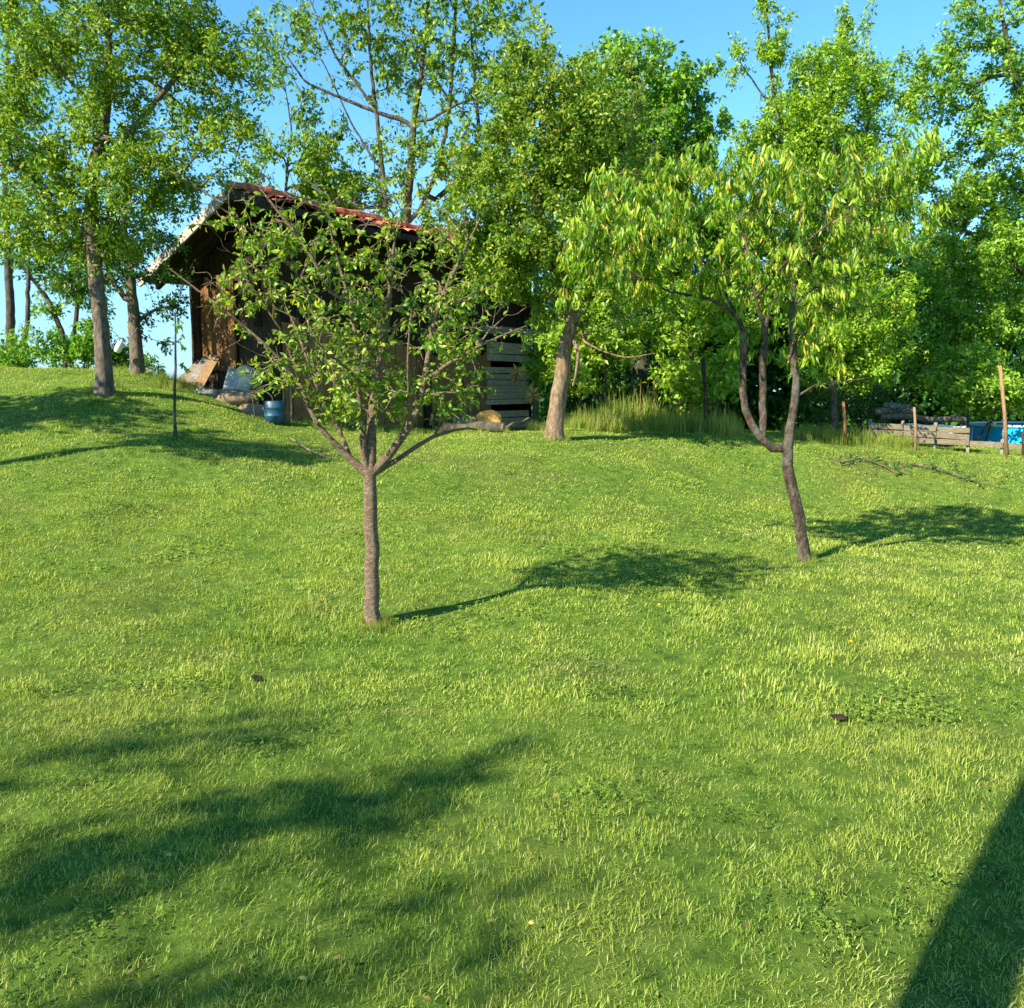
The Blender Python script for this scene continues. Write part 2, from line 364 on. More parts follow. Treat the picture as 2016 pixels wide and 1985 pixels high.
def scatter(name, pts, rot, scl, idx, coll):
    me = bpy.data.meshes.new(name); me.vertices.add(len(pts)); me.vertices.foreach_set('co', pts.astype(np.float32).ravel())
    at = me.attributes.new('rot', 'FLOAT_VECTOR', 'POINT'); at.data.foreach_set('vector', rot.astype(np.float32).ravel())
    at = me.attributes.new('scl', 'FLOAT_VECTOR', 'POINT'); at.data.foreach_set('vector', scl.astype(np.float32).ravel())
    at = me.attributes.new('idx', 'INT', 'POINT'); at.data.foreach_set('value', idx.astype(np.int32))
    o = bpy.data.objects.new(name, me); COL.objects.link(o)
    ng = bpy.data.node_groups.new(name, 'GeometryNodeTree')
    ng.interface.new_socket('Geometry', in_out='INPUT', socket_type='NodeSocketGeometry')
    ng.interface.new_socket('Geometry', in_out='OUTPUT', socket_type='NodeSocketGeometry')
    gi, go = ng.nodes.new('NodeGroupInput'), ng.nodes.new('NodeGroupOutput')
    ip = ng.nodes.new('GeometryNodeInstanceOnPoints'); ci = ng.nodes.new('GeometryNodeCollectionInfo')
    ci.inputs['Collection'].default_value = coll; ci.inputs['Separate Children'].default_value = True; ci.inputs['Reset Children'].default_value = True
    ip.inputs['Pick Instance'].default_value = True
    def na(n, t):
        x = ng.nodes.new('GeometryNodeInputNamedAttribute'); x.data_type = t; x.inputs['Name'].default_value = n
        return [s for s in x.outputs if s.enabled and s.name == 'Attribute'][0]
    L = ng.links.new
    L(gi.outputs[0], ip.inputs['Points']); L(ci.outputs[0], ip.inputs['Instance'])
    L(na('rot','FLOAT_VECTOR'), ip.inputs['Rotation']); L(na('scl','FLOAT_VECTOR'), ip.inputs['Scale']); L(na('idx','INT'), ip.inputs['Instance Index'])
    L(ip.outputs[0], go.inputs[0])
    md = o.modifiers.new('scatter', 'NODES'); md.node_group = ng
    return o
def coll_of(name, objs):
    c = bpy.data.collections.new(name)
    for o in objs: c.objects.link(o)
    return c
near_c = coll_of('near_turf', [tuft('tuft_a%d'%k, 66, .09, .02, .052, .0025, 1.05, k, M['grass'], .09, .42) for k in range(4)]
                 + [tuft('tuft_b%d'%k, 48, .075, .034, .074, .003, .9, 40+k, M['grass'], .16, .15) for k in range(2)]
                 + [clover('tuft_z%d'%k, 14, .09, .008, 70+k) for k in range(2)])
mid_c = coll_of('mid_turf', [tuft('tuft_c%d'%k, 64, .16, .025, .066, .0052, 1.0, 60+k, M['grass'], .07, .35) for k in range(4)]
                + [tuft('tuft_d%d'%k, 46, .14, .045, .09, .006, .8, 80+k, M['grass'], .12, .1) for k in range(2)]
                + [clover('tuft_z%d'%k, 26, .15, .012, 75+k) for k in range(2)])
far_c = coll_of('far_turf', [tuft('tuft_e%d'%k, 80, .28, .025, .06, .008, 1.1, 90+k, M['grass'], .05, .35) for k in range(4)]
                + [tuft('tuft_f%d'%k, 50, .25, .04, .085, .009, .9, 99+k, M['grass'], .08, .1) for k in range(2)])
rs = np.random.RandomState(3)
def lumpy(x, y, s=1.0, seed=0):
    r = np.random.RandomState(100+seed); z = 0
    for k in (1.3, 2.1, 3.7, 5.9):
        for _ in range(2):
            t = r.uniform(0, 6.28); z = z+np.sin(k*s*(x*math.cos(t)+y*math.sin(t))*1.7+r.uniform(0,6.3))/k**.45
    return z/3.6
def lawn(name, y0, y1, dens, coll, na_, nb_, marg):
    n = int((y1-y0)*2*(y1*.62+marg)*dens)
    y = rs.uniform(y0, y1, n); x = rs.uniform(-1, 1, n)*(y1*.62+marg); k = np.abs(x) < y*.62+marg
    x, y = x[k], y[k]; z = Hs(x, y)
    lum = lumpy(x, y)
    tall = (rs.rand(len(x)) < np.clip(.08+.45*(lum-.3), .01, .6))
    idx = np.where(tall, na_+rs.randint(0, nb_, len(x)), rs.randint(0, na_, len(x)))
    if y1 < 9.5:
        cl = (rs.rand(len(x)) < np.clip(1.1*(lumpy(x, y, 1.4, 7)-.36), 0, .4)); idx = np.where(cl, na_+nb_+rs.randint(0, 2, len(x)), idx)
    s = rs.uniform(.75, 1.2, len(x)); hz = s*np.clip(.85+.35*lum, .5, 1.3)*np.clip(1.25-.028*y, .8, 1.2)
    e = .15; nxs = (Hs(x+e, y)-Hs(x-e, y))/(2*e); nys = (Hs(x, y+e)-Hs(x, y-e))/(2*e)
    rot = np.stack([np.arctan(nys), -np.arctan(nxs), rs.uniform(-.5, .5, len(x))*0], -1)
    # yaw goes first in XYZ euler, so the tilt stays that of the slope only for yaw 0: mirror-scale for variety instead
    scl = np.stack([s*np.sign(rs.rand(len(x))-.5), s*np.sign(rs.rand(len(x))-.5), hz], -1)
    o = scatter(name, np.stack([x, y, z], -1), rot, scl, idx, coll)
    return tag(o, None, None, None, 'stuff')
o = lawn('grass', 1.3, 4.6, 300, near_c, 4, 2, 1.6); tag(o, 'short lawn grass nearest the camera', 'grass')
o = lawn('grass', 4.5, 9.2, 95, mid_c, 4, 2, 2.5); tag(o, 'mown lawn grass around the two young trees', 'grass')
o = lawn('grass', 9.0, 19.0, 42, far_c, 4, 2, 3.0); tag(o, 'mown grass on the rising slope up to the barn', 'grass')

# ------------------------------------------------------------------ trees
def leaf_template(kind):
    if kind == 'far':    # folded diamond
        V = np.array([[0,0,0],[.45,.5,.1],[1,0,-.05],[.45,-.5,.1],[.5,0,-.02]]); Fc = np.array([[0,4,1],[4,2,1],[0,3,4],[3,2,4]])
        V = V[[0,1,2,3]]; Fc = np.array([[0,2,1],[0,3,2]])
    elif kind == 'near':
        st = [(0,0,0),(.3,.42,0),(.68,.4,-.06),(1,0,-.22)]
        V = [[0,0,0]]
        for u, w, dz in st[1:3]: V += [[u,-w,.09+dz],[u,0,dz],[u,w,.09+dz]]
        V.append([1,0,-.22]); V = np.array(V)
        Fc = np.array([[0,1,2],[0,2,3],[1,4,2],[2,4,5],[2,5,3],[3,5,6],[4,7,5],[5,7,6]])
    elif kind == 'long':
        V = [[0,0,0]]
        for u, w, dz in [(.25,.42,-.01),(.55,.5,-.07),(.82,.28,-.2)]: V += [[u,-w,.05+dz],[u,w,.05+dz]]
        V.append([1,0,-.36]); V = np.array(V)
        Fc = np.array([[0,1,2],[1,3,2],[2,3,4],[3,5,4],[4,5,6],[5,7,6]])
    return V, Fc
def leaves(name, pos, d, nrm, L, ratio, kind, tint, mat, parent, loc):
    T, Fc = leaf_template(kind); d = unit(d); nrm = unit(nrm - d*(nrm*d).sum(-1, keepdims=True)); s = np.cross(nrm, d)
    V = pos[:,None] + (T[None,:,0,None]*d[:,None] + T[None,:,1,None]*ratio*s[:,None] + T[None,:,2,None]*nrm[:,None])*L[:,None,None]
    n, k = len(pos), len(T); FF = (np.arange(n)[:,None,None]*k+Fc).reshape(-1, 3)
    c = np.repeat(tint[:,None], k, 1).reshape(-1, 4)
    return meshobj(name, (V-loc).reshape(-1,3), [FF], mat, parent, smooth=True, cols=c)
class Tree:
    def __init__(s, name, label, cat, base, seed, barkm, group=None):
        s.base = np.asarray(base, float); s.o = empty(name, s.base, label, cat, group); s.rs = np.random.RandomState(seed)
        s.p = []; s.par = []; s.dir = []; s.rad = []; s.fixed = []; s.chains = []; s.limb = []; s.barkm = barkm; s.plen = []; s.bare = 0
    def limb(s): pass
    def add_limb(s, pts, step=.12, wig=.006, join=True):
        """pts: world xyz + radius"""
        pts = np.array(pts, float); q = [pts[0]]
        for a, b in zip(pts[:-1], pts[1:]):
            n = max(1, int(np.linalg.norm(b[:3]-a[:3])/step))
            for k in range(1, n+1): q.append(a+(b-a)*k/n)
        q = np.array(q)
        for _ in range(1): q[1:-1] = (q[:-2]+2*q[1:-1]+q[2:])/4
        q[1:,:3] += s.rs.normal(0, wig, (len(q)-1, 3))*np.minimum(1, q[1:,3:]*20+.2)
        i0 = len(s.p); par = -1
        if s.p and join:
            P_ = np.array(s.p); k = int(np.argmin(((P_-q[0,:3])**2).sum(1))); par = k
            q[0,:3] = P_[k]
        for k in range(len(q)):
            d = q[min(k+1, len(q)-1),:3]-q[max(k-1,0),:3]
            s.p.append(q[k,:3]); s.par.append(par if k == 0 else i0+k-1); s.dir.append(d/(np.linalg.norm(d)+1e-9)); s.rad.append(q[k,3]); s.fixed.append(True)
            s.plen.append((s.plen[s.par[-1]] if s.par[-1] >= 0 else 0)+.1)
        s.limb.append((i0, len(s.p)))
    def grow(s, targets, clear=.0, tip=.004, expo=2.4, wig=.03, step=.14, upb=.15, kl=.12):
        T = np.asarray(targets); P_ = np.array(s.p)
        d0 = np.sqrt(((T[:,None]-P_[None])**2).sum(-1)).min(1); ok_ = d0 > clear; T, d0 = T[ok_], d0[ok_]; T = T[np.argsort(d0+s.rs.uniform(0,.15,len(T)))]
        cap = len(s.p)+len(T)*14+10; A = np.zeros((cap,3)); D = np.zeros((cap,3)); PL = np.zeros(cap); n = len(s.p)
        A[:n] = s.p; D[:n] = s.dir; PL[:n] = s.plen
        par = list(s.par)
        ok0 = np.ones(cap, bool)
        for (a, b) in s.limb[:1]: ok0[a:a+int((b-a)*.35)] = False
        for t in T:
            v = t-A[:n]; ds = np.sqrt((v**2).sum(1))+1e-6; ca = (v*D[:n]).sum(1)/ds
            cost = ds*(1+.55*(1-ca))+kl*PL[:n]; cost[~ok0[:n]] += 50
            k = int(np.argmin(cost)); L = ds[k]
            m = int(min(12, max(2, round(L/step))))
            tt = np.linspace(0, 1, m+1)[1:,None]
            c1 = A[k]+D[k]*L*.3+np.array([0,0,upb*L*.5])
            q = (1-tt)**2*A[k]+2*tt*(1-tt)*c1+tt**2*t; q[:-1] += s.rs.normal(0, wig*L/m**.5+.002, (m-1+1-1, 3)) if m > 1 else 0
            ids = [k]+list(range(n, n+m))
            A[n:n+m] = q; pr = np.vstack([A[k], q]); D[n:n+m] = unit(np.diff(pr, axis=0)); PL[n:n+m] = PL[k]+np.arange(1, m+1)*L/m
            par += [k]+list(range(n, n+m-1)); s.chains.append(ids); n += m
        fixed0 = len(s.p); area = np.zeros(n); kids = np.zeros(n, int)
        for k in par[fixed0:]: kids[k] += 1
        for k in range(n-1, fixed0-1, -1):
            if area[k] == 0: area[k] = tip**expo
            if par[k] >= 0: area[par[k]] += area[k]*1.03
        r = area**(1/expo); r[:fixed0] = s.rad
        for k in range(fixed0, n):
            if par[k] >= 0 and r[k] > r[par[k]]*.9: r[k] = r[par[k]]*.9
        s.p = list(A[:n]); s.dir = list(D[:n]); s.par = par; s.rad = list(r); s.plen = list(PL[:n]); s.fixed += [False]*(n-fixed0)
    def wood(s, sides=5, limb_sides=12, wob=.07):
        V, Fc, n = [], [], 0
        P_ = np.array(s.p); R_ = np.array(s.rad)
        for j, (a, b) in enumerate(s.limb):
            pp, rr = P_[a:b], R_[a:b].copy()
            if j == 0: rr *= 1+.4*np.exp(-np.linspace(0, (b-a)*.12, b-a)/.09)
            v, f = tube(pp, rr, limb_sides, wob, j); V.append(v); Fc.append(f+n); n += len(v)
        for ids in s.chains:
            rr = R_[ids].copy(); rr[0] = min(rr[0], rr[1]*1.15); v, f = tube(P_[ids], rr, sides); V.append(v); Fc.append(f+n); n += len(v)
        return meshobj('trunk', np.concatenate(V)-s.base, [np.concatenate(Fc)], s.barkm, s.o)
    def foliage(s, mat, per, L, ratio, kind='far', spur=.06, droop=.2, start=.35, up=.5, yellow=.03, lvar=.45, clump_tint=.35, bias=0, keep=None, name='crown'):
        P_ = np.array(s.p); D_ = np.array(s.dir); rs = s.rs; pos, dr, tn = [], [], []
        for ids in (s.chains[:len(s.chains)-s.bare] if s.bare else s.chains):
            if keep is not None and not keep(P_[ids[-1]]): continue
            m = len(ids); n = rs.poisson(per); 
            if not n: continue
            f = (start+(1-start)*rs.rand(n)**.8)*(m-1); a = np.minimum(f.astype(int), m-2); fr = (f-a)[:,None]; I = np.array(ids)
            p = P_[I[a]]*(1-fr)+P_[I[a+1]]*fr; pos.append(p+unit(rs.normal(0,1,(n,3)))*(spur*rs.rand(n)**.6)[:,None]); dr.append(D_[I[a+1]])
            t = np.zeros((n,4)); ct = rs.normal(.5+bias, clump_tint*.5); t[:,0] = np.clip(ct+rs.normal(0,.22,n), 0, 1)
            yc = yellow*(4 if rs.rand() < .12 else .75); t[:,1] = (rs.rand(n) < yc)*rs.uniform(.4,1,n); t[:,3] = 1; tn.append(t)
        pos = np.concatenate(pos); dr = np.concatenate(dr); tn = np.concatenate(tn); n = len(pos)
        d = dr*.45+unit(rs.normal(0,1,(n,3)))*.85+np.array([0,0,-droop*2]); nr = unit(rs.normal(0,1,(n,3)))+np.array([-.15,-.1,up])
        return leaves(name, pos, d, nr, L*rs.uniform(1-lvar, 1+lvar, n), ratio, kind, tn, mat, s.o, s.base)
PLUM_BARE = [(480,470,5.8,80,90,.4),(430,600,5.8,60,70,.3),(960,620,6,80,70,.4),(560,400,5.8,90,50,.4),(700,420,5.9,120,50,.4),(880,440,6,70,60,.4),(560,760,5.9,80,70,.4),(700,600,6,240,170,.7,.5)]
def blob_pts(rs, blobs, n, clumps=6, tight=.42):
    """crown targets: clumps of points inside ellipsoids (px, py, Y, rx, ry [, rY, weight])"""
    w = np.array([(b[3]*b[4]*(b[6] if len(b) > 6 else 1)) for b in blobs], float); w /= w.sum(); out = []
    for b, ww in zip(blobs, w):
        k = max(2, int(n*ww)); c = P(b[0], b[1], b[2]); s = b[2]/F
        R = np.array([b[3]*s, (b[5] if len(b) > 5 and b[5] else b[3]*s*.8), b[4]*s])
        nc = max(3, int(clumps*max(1, k/90))); cc = unit(rs.normal(0,1,(nc,3)))*(rs.rand(nc,1)**.45)
        j = rs.randint(0, nc, k); q = cc[j]+rs.normal(0, tight*.5, (k,3))
        l = np.linalg.norm(q, axis=1, keepdims=True); q = np.where(l > 1.12, q/l*1.12, q)
        out.append(c+q*R)
    return np.concatenate(out)
def LP(pts, last=None):
    return [(*P(a, b_, c), r) for a, b_, c, r in pts]

def tree(name, label, cat, px, Y, seed, barkm, limbs, blobs, n, leafm, per, L, ratio=.55, kind='far', group=None, clumps=6, tight=.42, tip=.005, wood_kw={}, grow_kw={}, bare=None, **kw):
    base = G(px, Y); t = Tree(name, label, cat, base, seed, barkm, group)
    for k, l in enumerate(limbs):
        l = LP(l)
        if k == 0: l = [(base[0], base[1], base[2]-.1, l[0][3])]+l
        t.add_limb(l)
    T = blob_pts(t.rs, blobs, n, clumps, tight)
    zmin = Hs(T[:,0], T[:,1])+.25; T = T[T[:,2] > zmin]
    t.grow(T, tip=tip, **grow_kw)
    if bare: nb = len(t.chains); t.grow(blob_pts(t.rs, bare[0], bare[1], 8, .7), tip=tip*.8, **grow_kw); keep_n = t.chains[nb:]; t.bare = len(keep_n)
    t.wood(**wood_kw); t.foliage(leafm, per, L, ratio, kind, **kw); return t

# 1. young plum tree, centre left
a = 6.0
tree('plum_tree', 'slim young tree with sparse leaves and smooth brown trunk, nearest on the lawn', 'tree', 736, a, 11, M['bark_young'],
 [[(736,1240,a,.055),(733,1120,a,.05),(730,1000,a,.046),(728,940,a,.045),(728,880,a,.034),(734,820,a,.032),(737,760,a+.05,.026),(752,690,a+.1,.022),(762,630,a+.1,.017),(770,560,a,.013),(777,470,a,.008)],
  [(718,948,a,.034),(688,900,a,.024),(660,872,a-.05,.02),(630,850,a-.1,.017),(600,790,a-.1,.014),(580,716,a-.1,.011),(552,644,a-.2,.008),(490,560,a-.2,.005)],
  [(700,918,a,.02),(684,880,a+.1,.015),(652,820,a+.2,.012),(618,751,a+.3,.010),(590,660,a+.4,.008),(560,600,a+.4,.005)],
  [(722,930,a,.03),(716,860,a-.05,.024),(706,800,a-.1,.018),(708,720,a-.15,.014),(690,600,a-.2,.011),(660,500,a-.2,.007),(645,430,a-.2,.004)],
  [(738,940,a,.034),(765,900,a,.028),(800,852,a-.05,.025),(826,805,a-.05,.023),(838,756,a-.1,.02),(844,684,a-.1,.017),(852,626,a-.1,.017),(872,585,a-.1,.016),(896,525,a-.1,.014),(925,476,a-.1,.010),(945,430,a-.1,.005)],
  [(742,936,a,.022),(790,900,a+.1,.017),(850,858,a+.25,.014),(900,842,a+.4,.010),(940,846,a+.6,.006)],
  [(848,735,a-.1,.014),(895,708,a-.1,.010),(940,684,a-.15,.009),(985,662,a-.2,.007),(1034,642,a-.2,.003)],
  [(930,690,a-.12,.007),(955,655,a-.12,.006),(995,622,a-.1,.003)],
  [(600,770,a-.1,.009),(560,710,a-.2,.009),(514,673,a-.3,.008),(460,620,a-.3,.007),(395,578,a-.3,.006),(332,528,a-.35,.003)],
  [(648,690,a+.1,.009),(620,600,a,.009),(592,540,a-.1,.009),(520,468,a-.2,.008),(439,412,a-.3,.004)],
  [(668,620,a-.2,.010),(630,530,a-.3,.011),(584,461,a-.35,.010),(545,415,a-.4,.009),(512,372,a-.4,.005)],
  [(735,780,a,.010),(690,730,a-.3,.008),(640,690,a-.5,.006),(590,640,a-.6,.004)],
  [(800,855,a,.010),(806,780,a-.3,.009),(800,700,a-.4,.007),(812,600,a-.5,.004)]],
 [(570,560,a-.1,110,110,.5),(660,620,a,130,130,.7),(770,620,a,120,140,.7),(880,640,a,110,110,.6),(700,760,a,150,70,.6),(620,480,a-.2,100,60,.4,.8),
  (800,480,a,110,60,.5,.8),(910,740,a+.1,80,70,.5,.9),(520,450,a-.2,60,50,.3,.5),(540,700,a-.2,80,70,.4,.7),(960,600,a,50,50,.3,.4),(890,500,a,60,50,.3,.5),(640,420,a,70,40,.3,.6),(760,410,a,60,40,.3,.5),(640,790,a-.1,60,50,.4,1.2),(870,790,a+.1,60,45,.4,.8),(790,780,a,60,50,.4,.8),(480,560,a-.2,60,70,.3,.6),(440,440,a-.2,60,50,.3,.4),(980,680,a,50,40,.3,.4)],
 1050, M['leaf_young'], 6.0, .041, .5, 'near', bare=(PLUM_BARE, 420), clumps=12, tight=.6, tip=.0034, spur=.03, droop=.18, start=.15, up=.35, yellow=.05, bias=.05,
 grow_kw=dict(step=.07, wig=.06, kl=.15))

# 2. peach tree, right
a = 8.5
tree('peach_tree', 'leaning young tree with long drooping yellow-green leaves at right of the lawn', 'tree', 1584, a, 23, M['bark_peach'],
 [[(1584,1095,a,.058),(1572,1020,a,.055),(1558,950,a,.054),(1546,888,a,.052),(1555,840,a,.042),(1564,790,a,.038),(1568,740,a,.036),(1562,680,a,.032),(1556,610,a,.026),(1570,540,a,.015),(1620,440,a,.008)],
  [(1546,888,a,.045),(1518,884,a,.040),(1500,872,a,.038),(1482,838,a,.037),(1465,808,a,.037),(1461,770,a,.036),(1461,730,a,.034),(1464,690,a,.032),(1468,650,a,.03),(1440,610,a-.1,.02),(1400,590,a-.2,.017),(1340,578,a-.3,.013),(1270,560,a-.4,.010),(1200,500,a-.5,.006)],
  [(1504,866,a,.036),(1500,820,a+.1,.036),(1502,740,a+.1,.036),(1503,680,a+.1,.034),(1505,640,a+.1,.032),(1522,590,a+.1,.026),(1560,550,a+.1,.02),(1592,518,a+.1,.018),(1640,470,a+.1,.012),(1700,400,a+.1,.007)],
  [(1505,645,a+.1,.018),(1488,590,a,.016),(1478,540,a,.012),(1470,470,a,.010),(1440,400,a,.006)],
  [(1466,655,a,.02),(1420,560,a+.2,.013),(1360,480,a+.3,.010),(1310,420,a+.3,.006)],
  [(1572,765,a,.012),(1600,757,a,.008),(1650,753,a-.1,.006),(1710,744,a-.2,.003)],
  [(1488,590,a,.012),(1560,500,a-.4,.010),(1640,430,a-.7,.008),(1740,390,a-.8,.005)]],
 [(1240,440,a-.3,120,100,.7),(1400,400,a,150,100,.9),(1540,440,a,130,110,.9),(1660,430,a,110,110,.8),(1780,390,a-.2,70,80,.5,.9),(1180,520,a-.4,90,90,.5,1.1),(1640,560,a-.2,90,50,.6,.8),(1270,570,a-.3,70,50,.4,.7),(1230,340,a,70,50,.4,.8),
  (1360,530,a-.2,110,60,.6,.9),(1500,540,a,110,50,.7,.8),(1650,560,a+.2,100,70,.6,.7),(1320,340,a+.2,90,60,.5,1),(1440,330,a+.2,90,60,.6,1),(1560,350,a,80,60,.6,1),(1790,320,a-.2,60,70,.5,1),(1190,400,a-.3,70,60,.4,.9),(1580,680,a-.1,70,110,.3,.5),(1620,620,a,70,60,.4,.6),(1440,560,a,90,50,.5,.7),(1480,680,a+.2,60,80,.3,.2),(1690,330,a,80,60,.4,.8)],
 1700, M['leaf_peach'], 9.5, .09, .19, 'long', bare=([(1480,480,8.5,320,120,1.0),(1540,600,8.4,120,80,.5)], 240), clumps=8, tip=.0032, spur=.03, droop=.95, start=.1, up=.1, yellow=.08, bias=.02, clump_tint=.55,
 grow_kw=dict(step=.1, wig=.05, clear=.1))

# 3. old fruit tree with thick rough trunk
a = 13.0
tree('old_fruit_tree', 'old tree with thick rough tan trunk standing at the right end of the barn', 'tree', 1092, a, 31, M['bark_old'],
 [[(1091,850,a,.125),(1099,790,a,.115),(1107,740,a,.11),(1110,700,a,.11),(1116,665,a,.10),(1126,650,a,.085),(1120,590,a,.075),(1090,500,a,.06),(1060,400,a,.045),(1080,260,a,.03),(1090,140,a,.015)],
  [(1126,652,a,.06),(1160,560,a,.05),(1200,440,a,.04),(1230,300,a,.03),(1260,200,a,.015)],
  [(1126,668,a,.05),(1140,680,a-.1,.03),(1137,720,a-.15,.022),(1128,760,a-.15,.01)],
  [(1128,664,a,.022),(1180,650,a-.1,.014),(1235,625,a-.2,.010),(1300,575,a-.3,.005)],
  [(1135,664,a,.02),(1180,690,a-.2,.012),(1230,706,a-.3,.010),(1290,696,a-.4,.004)],
  [(1100,540,a,.04),(1000,470,a,.03),(940,380,a,.02)]],
 [(1080,220,a,110,130,1.2),(1160,220,a,120,110,1.2,.9),(1230,320,a,110,110,1.0,.9),(1040,400,a,120,110,1.0),(1120,500,a,130,90,1.0,.9),(990,300,a,90,90,.8,.6),(930,450,a-.3,90,80,.6,.9),(960,540,a-.3,70,60,.5,.8),(1010,480,a-.4,70,50,.5,1.3),(1000,200,a,80,80,.8,.7),(1030,90,a,50,60,.6,.5),(1180,600,a-.2,80,60,.5,.6),(1060,600,a-.2,50,60,.5,.6)],
 2200, M['leaf_old'], 22, .068, .5, clumps=9, wood_kw=dict(wob=.15, limb_sides=18), tip=.004, spur=.11, droop=.15, start=.2, yellow=.04, bias=-.02)

# 4. tall tree on the left slope
a = 12.2
tree('apple_tree', 'tall leafy tree with straight lit trunk on the left slope', 'tree', 205, a, 47, M['bark_grey'],
 [[(205,760,a,.115),(204,690,a,.102),(197,620,a,.096),(187,530,a,.09),(178,440,a,.085),(186,330,a,.085),(205,230,a,.07),(214,150,a,.055),(212,60,a,.04),(205,-60,a,.02)],
  [(186,330,a,.05),(250,270,a,.04),(330,170,a,.03),(400,90,a,.02),(450,40,a,.01)],
  [(182,345,a,.045),(120,322,a,.035),(60,322,a,.025),(-20,350,a,.012)],
  [(200,270,a,.035),(270,290,a-.3,.03),(350,350,a-.5,.022),(440,400,a-.6,.010)],
  [(212,160,a,.035),(290,150,a+.3,.03),(380,230,a+.3,.022),(470,260,a+.4,.010)],
  [(200,230,a,.035),(130,150,a,.025),(60,80,a,.012)]],
 [(190,70,a,190,90,1.3),(350,60,a,110,80,1.0),(440,110,a,90,90,.9,.7),(50,40,a,90,80,.9,.8),(40,230,a,110,70,.9,.9),(100,320,a,120,80,1.0),(170,420,a,190,80,1.1),(310,335,a-.3,120,60,.9),(60,470,a,110,60,.9),
  (250,230,a,100,90,.8,.8),(420,230,a,90,80,.9,.6),(20,130,a,60,60,.6,.5),(250,210,a,60,70,.7,.35),(390,290,a,110,80,.9,.35),(440,290,a-.4,60,50,.6,.8),(225,490,a,50,50,.6,.6),(90,560,a+.4,60,40,.4,.25),(200,-60,a,220,80,1.3,.6)],
 2500, M['leaf_left'], 19, .064, .5, clumps=9, wood_kw=dict(wob=.12, limb_sides=16), tip=.004, spur=.12, droop=.15, start=.2, yellow=.025, bias=0)

# 5. second trunk behind it
a = 14.2
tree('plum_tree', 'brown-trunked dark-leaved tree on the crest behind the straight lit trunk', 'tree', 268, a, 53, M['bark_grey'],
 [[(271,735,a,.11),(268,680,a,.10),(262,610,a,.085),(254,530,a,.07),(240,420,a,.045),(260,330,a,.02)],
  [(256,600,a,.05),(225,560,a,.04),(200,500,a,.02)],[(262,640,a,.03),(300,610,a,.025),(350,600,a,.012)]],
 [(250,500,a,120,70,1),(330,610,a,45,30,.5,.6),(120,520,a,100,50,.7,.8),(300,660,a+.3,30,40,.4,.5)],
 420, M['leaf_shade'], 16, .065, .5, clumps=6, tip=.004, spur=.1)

# 6. slim far trunks at the left edge
for k, (px, lab, top) in enumerate([(22,'slim dark twin-stemmed tree at the left edge beyond the crest',-60),(118,'thin leaning tree with sparse leaves beyond the crest at left',300)]):
    a = 19.5+k
    tree('ash_tree', lab, 'tree', px, a, 60+k, M['bark_dark'],
     [[(px,760,a,.1),(px-2,600,a,.085),(px-8,480,a,.07),(px-14+k*60-60*k*2,300,a,.05),(px,top,a,.02)] if k == 0 else
      [(150,770,a,.07),(128,670,a,.06),(95,590,a,.05),(40,520,a,.03),(0,460,a,.015)],
      [(px+5,740,a,.06),(px+32,640,a,.05),(px+34,540,a,.04),(px+30,400,a,.02)]],
     [(30,120,a,80,160,1.2),(60,420,a,80,100,1.0,.7),(130,500,a,60,60,.8,.5)] if k == 0 else [(140,600,a,60,50,.9),(60,500,a,60,50,.8,.7),(170,540,a,50,50,.7,.8)],
     360 if k == 0 else 220, M['leaf_deep'], 15, .09, .5, clumps=7, spur=.15, tip=.006)

# 7. pear behind the barn
a = 21.0
tree('pear_tree', 'tall sparse tree with several dark upright stems rising behind the red barn roof', 'tree', 800, a, 71, M['bark_dark'],
 [[(800,700,a,.13),(801,430,a,.095),(808,330,a,.085),(815,240,a,.072),(832,130,a,.055),(842,20,a,.04),(846,-100,a,.03)],
  [(815,250,a,.055),(800,240,a,.055),(745,222,a,.045),(688,200,a,.04),(600,162,a,.025),(530,60,a,.012)],
  [(802,440,a,.06),(827,415,a,.055),(862,333,a,.05),(876,270,a,.045),(885,203,a,.042),(892,110,a,.05),(898,0,a,.035),(900,-80,a,.02)],
  [(800,470,a,.07),(760,430,a,.06),(750,300,a,.055),(738,203,a,.045),(728,100,a,.035),(722,-40,a,.02)],
  [(850,400,a+.5,.06),(930,330,a+.6,.05),(943,260,a+.6,.045),(934,145,a+.6,.035),(922,0,a+.6,.02)],
  [(740,215,a,.035),(660,110,a,.025),(610,0,a,.012)],[(840,240,a,.035),(900,205,a,.03),(980,180,a,.02)],[(886,200,a,.03),(840,130,a-.3,.02),(790,60,a-.4,.012)],
  [(745,330,a,.03),(690,240,a,.02),(640,130,a,.012)],[(888,130,a,.03),(930,70,a,.02),(960,-20,a,.012)],[(560,420,a,.04),(565,330,a,.03),(575,260,a,.02),(560,160,a,.01)]],
 [(570,110,a,70,110,1.2,.45),(650,300,a,60,90,1.1,.8),(720,70,a,110,90,1.5,.6),(860,90,a,110,110,1.5,.5),(960,120,a,70,110,1.2,.5),(620,400,a,80,40,1.0,.7),(700,380,a,90,40,1,.4),(900,360,a,80,60,1.1,.8),(800,200,a,120,110,1.5,.22),
  (540,300,a,70,110,1,.35),(960,280,a,60,80,1,.6),(800,330,a,160,80,1.3,.45),(720,-40,a,160,50,1.3,.5),(900,-30,a,130,60,1.3,.5)],
 2300, M['leaf_back'], 14, .108, .55, 'far', bare=([(740,220,a,220,230,1.8),(620,330,a,110,90,1.2)], 300), clumps=10, tight=.6, tip=.005, spur=.14, droop=.3, start=.3, yellow=.03, bias=.05, grow_kw=dict(step=.25, clear=.38))

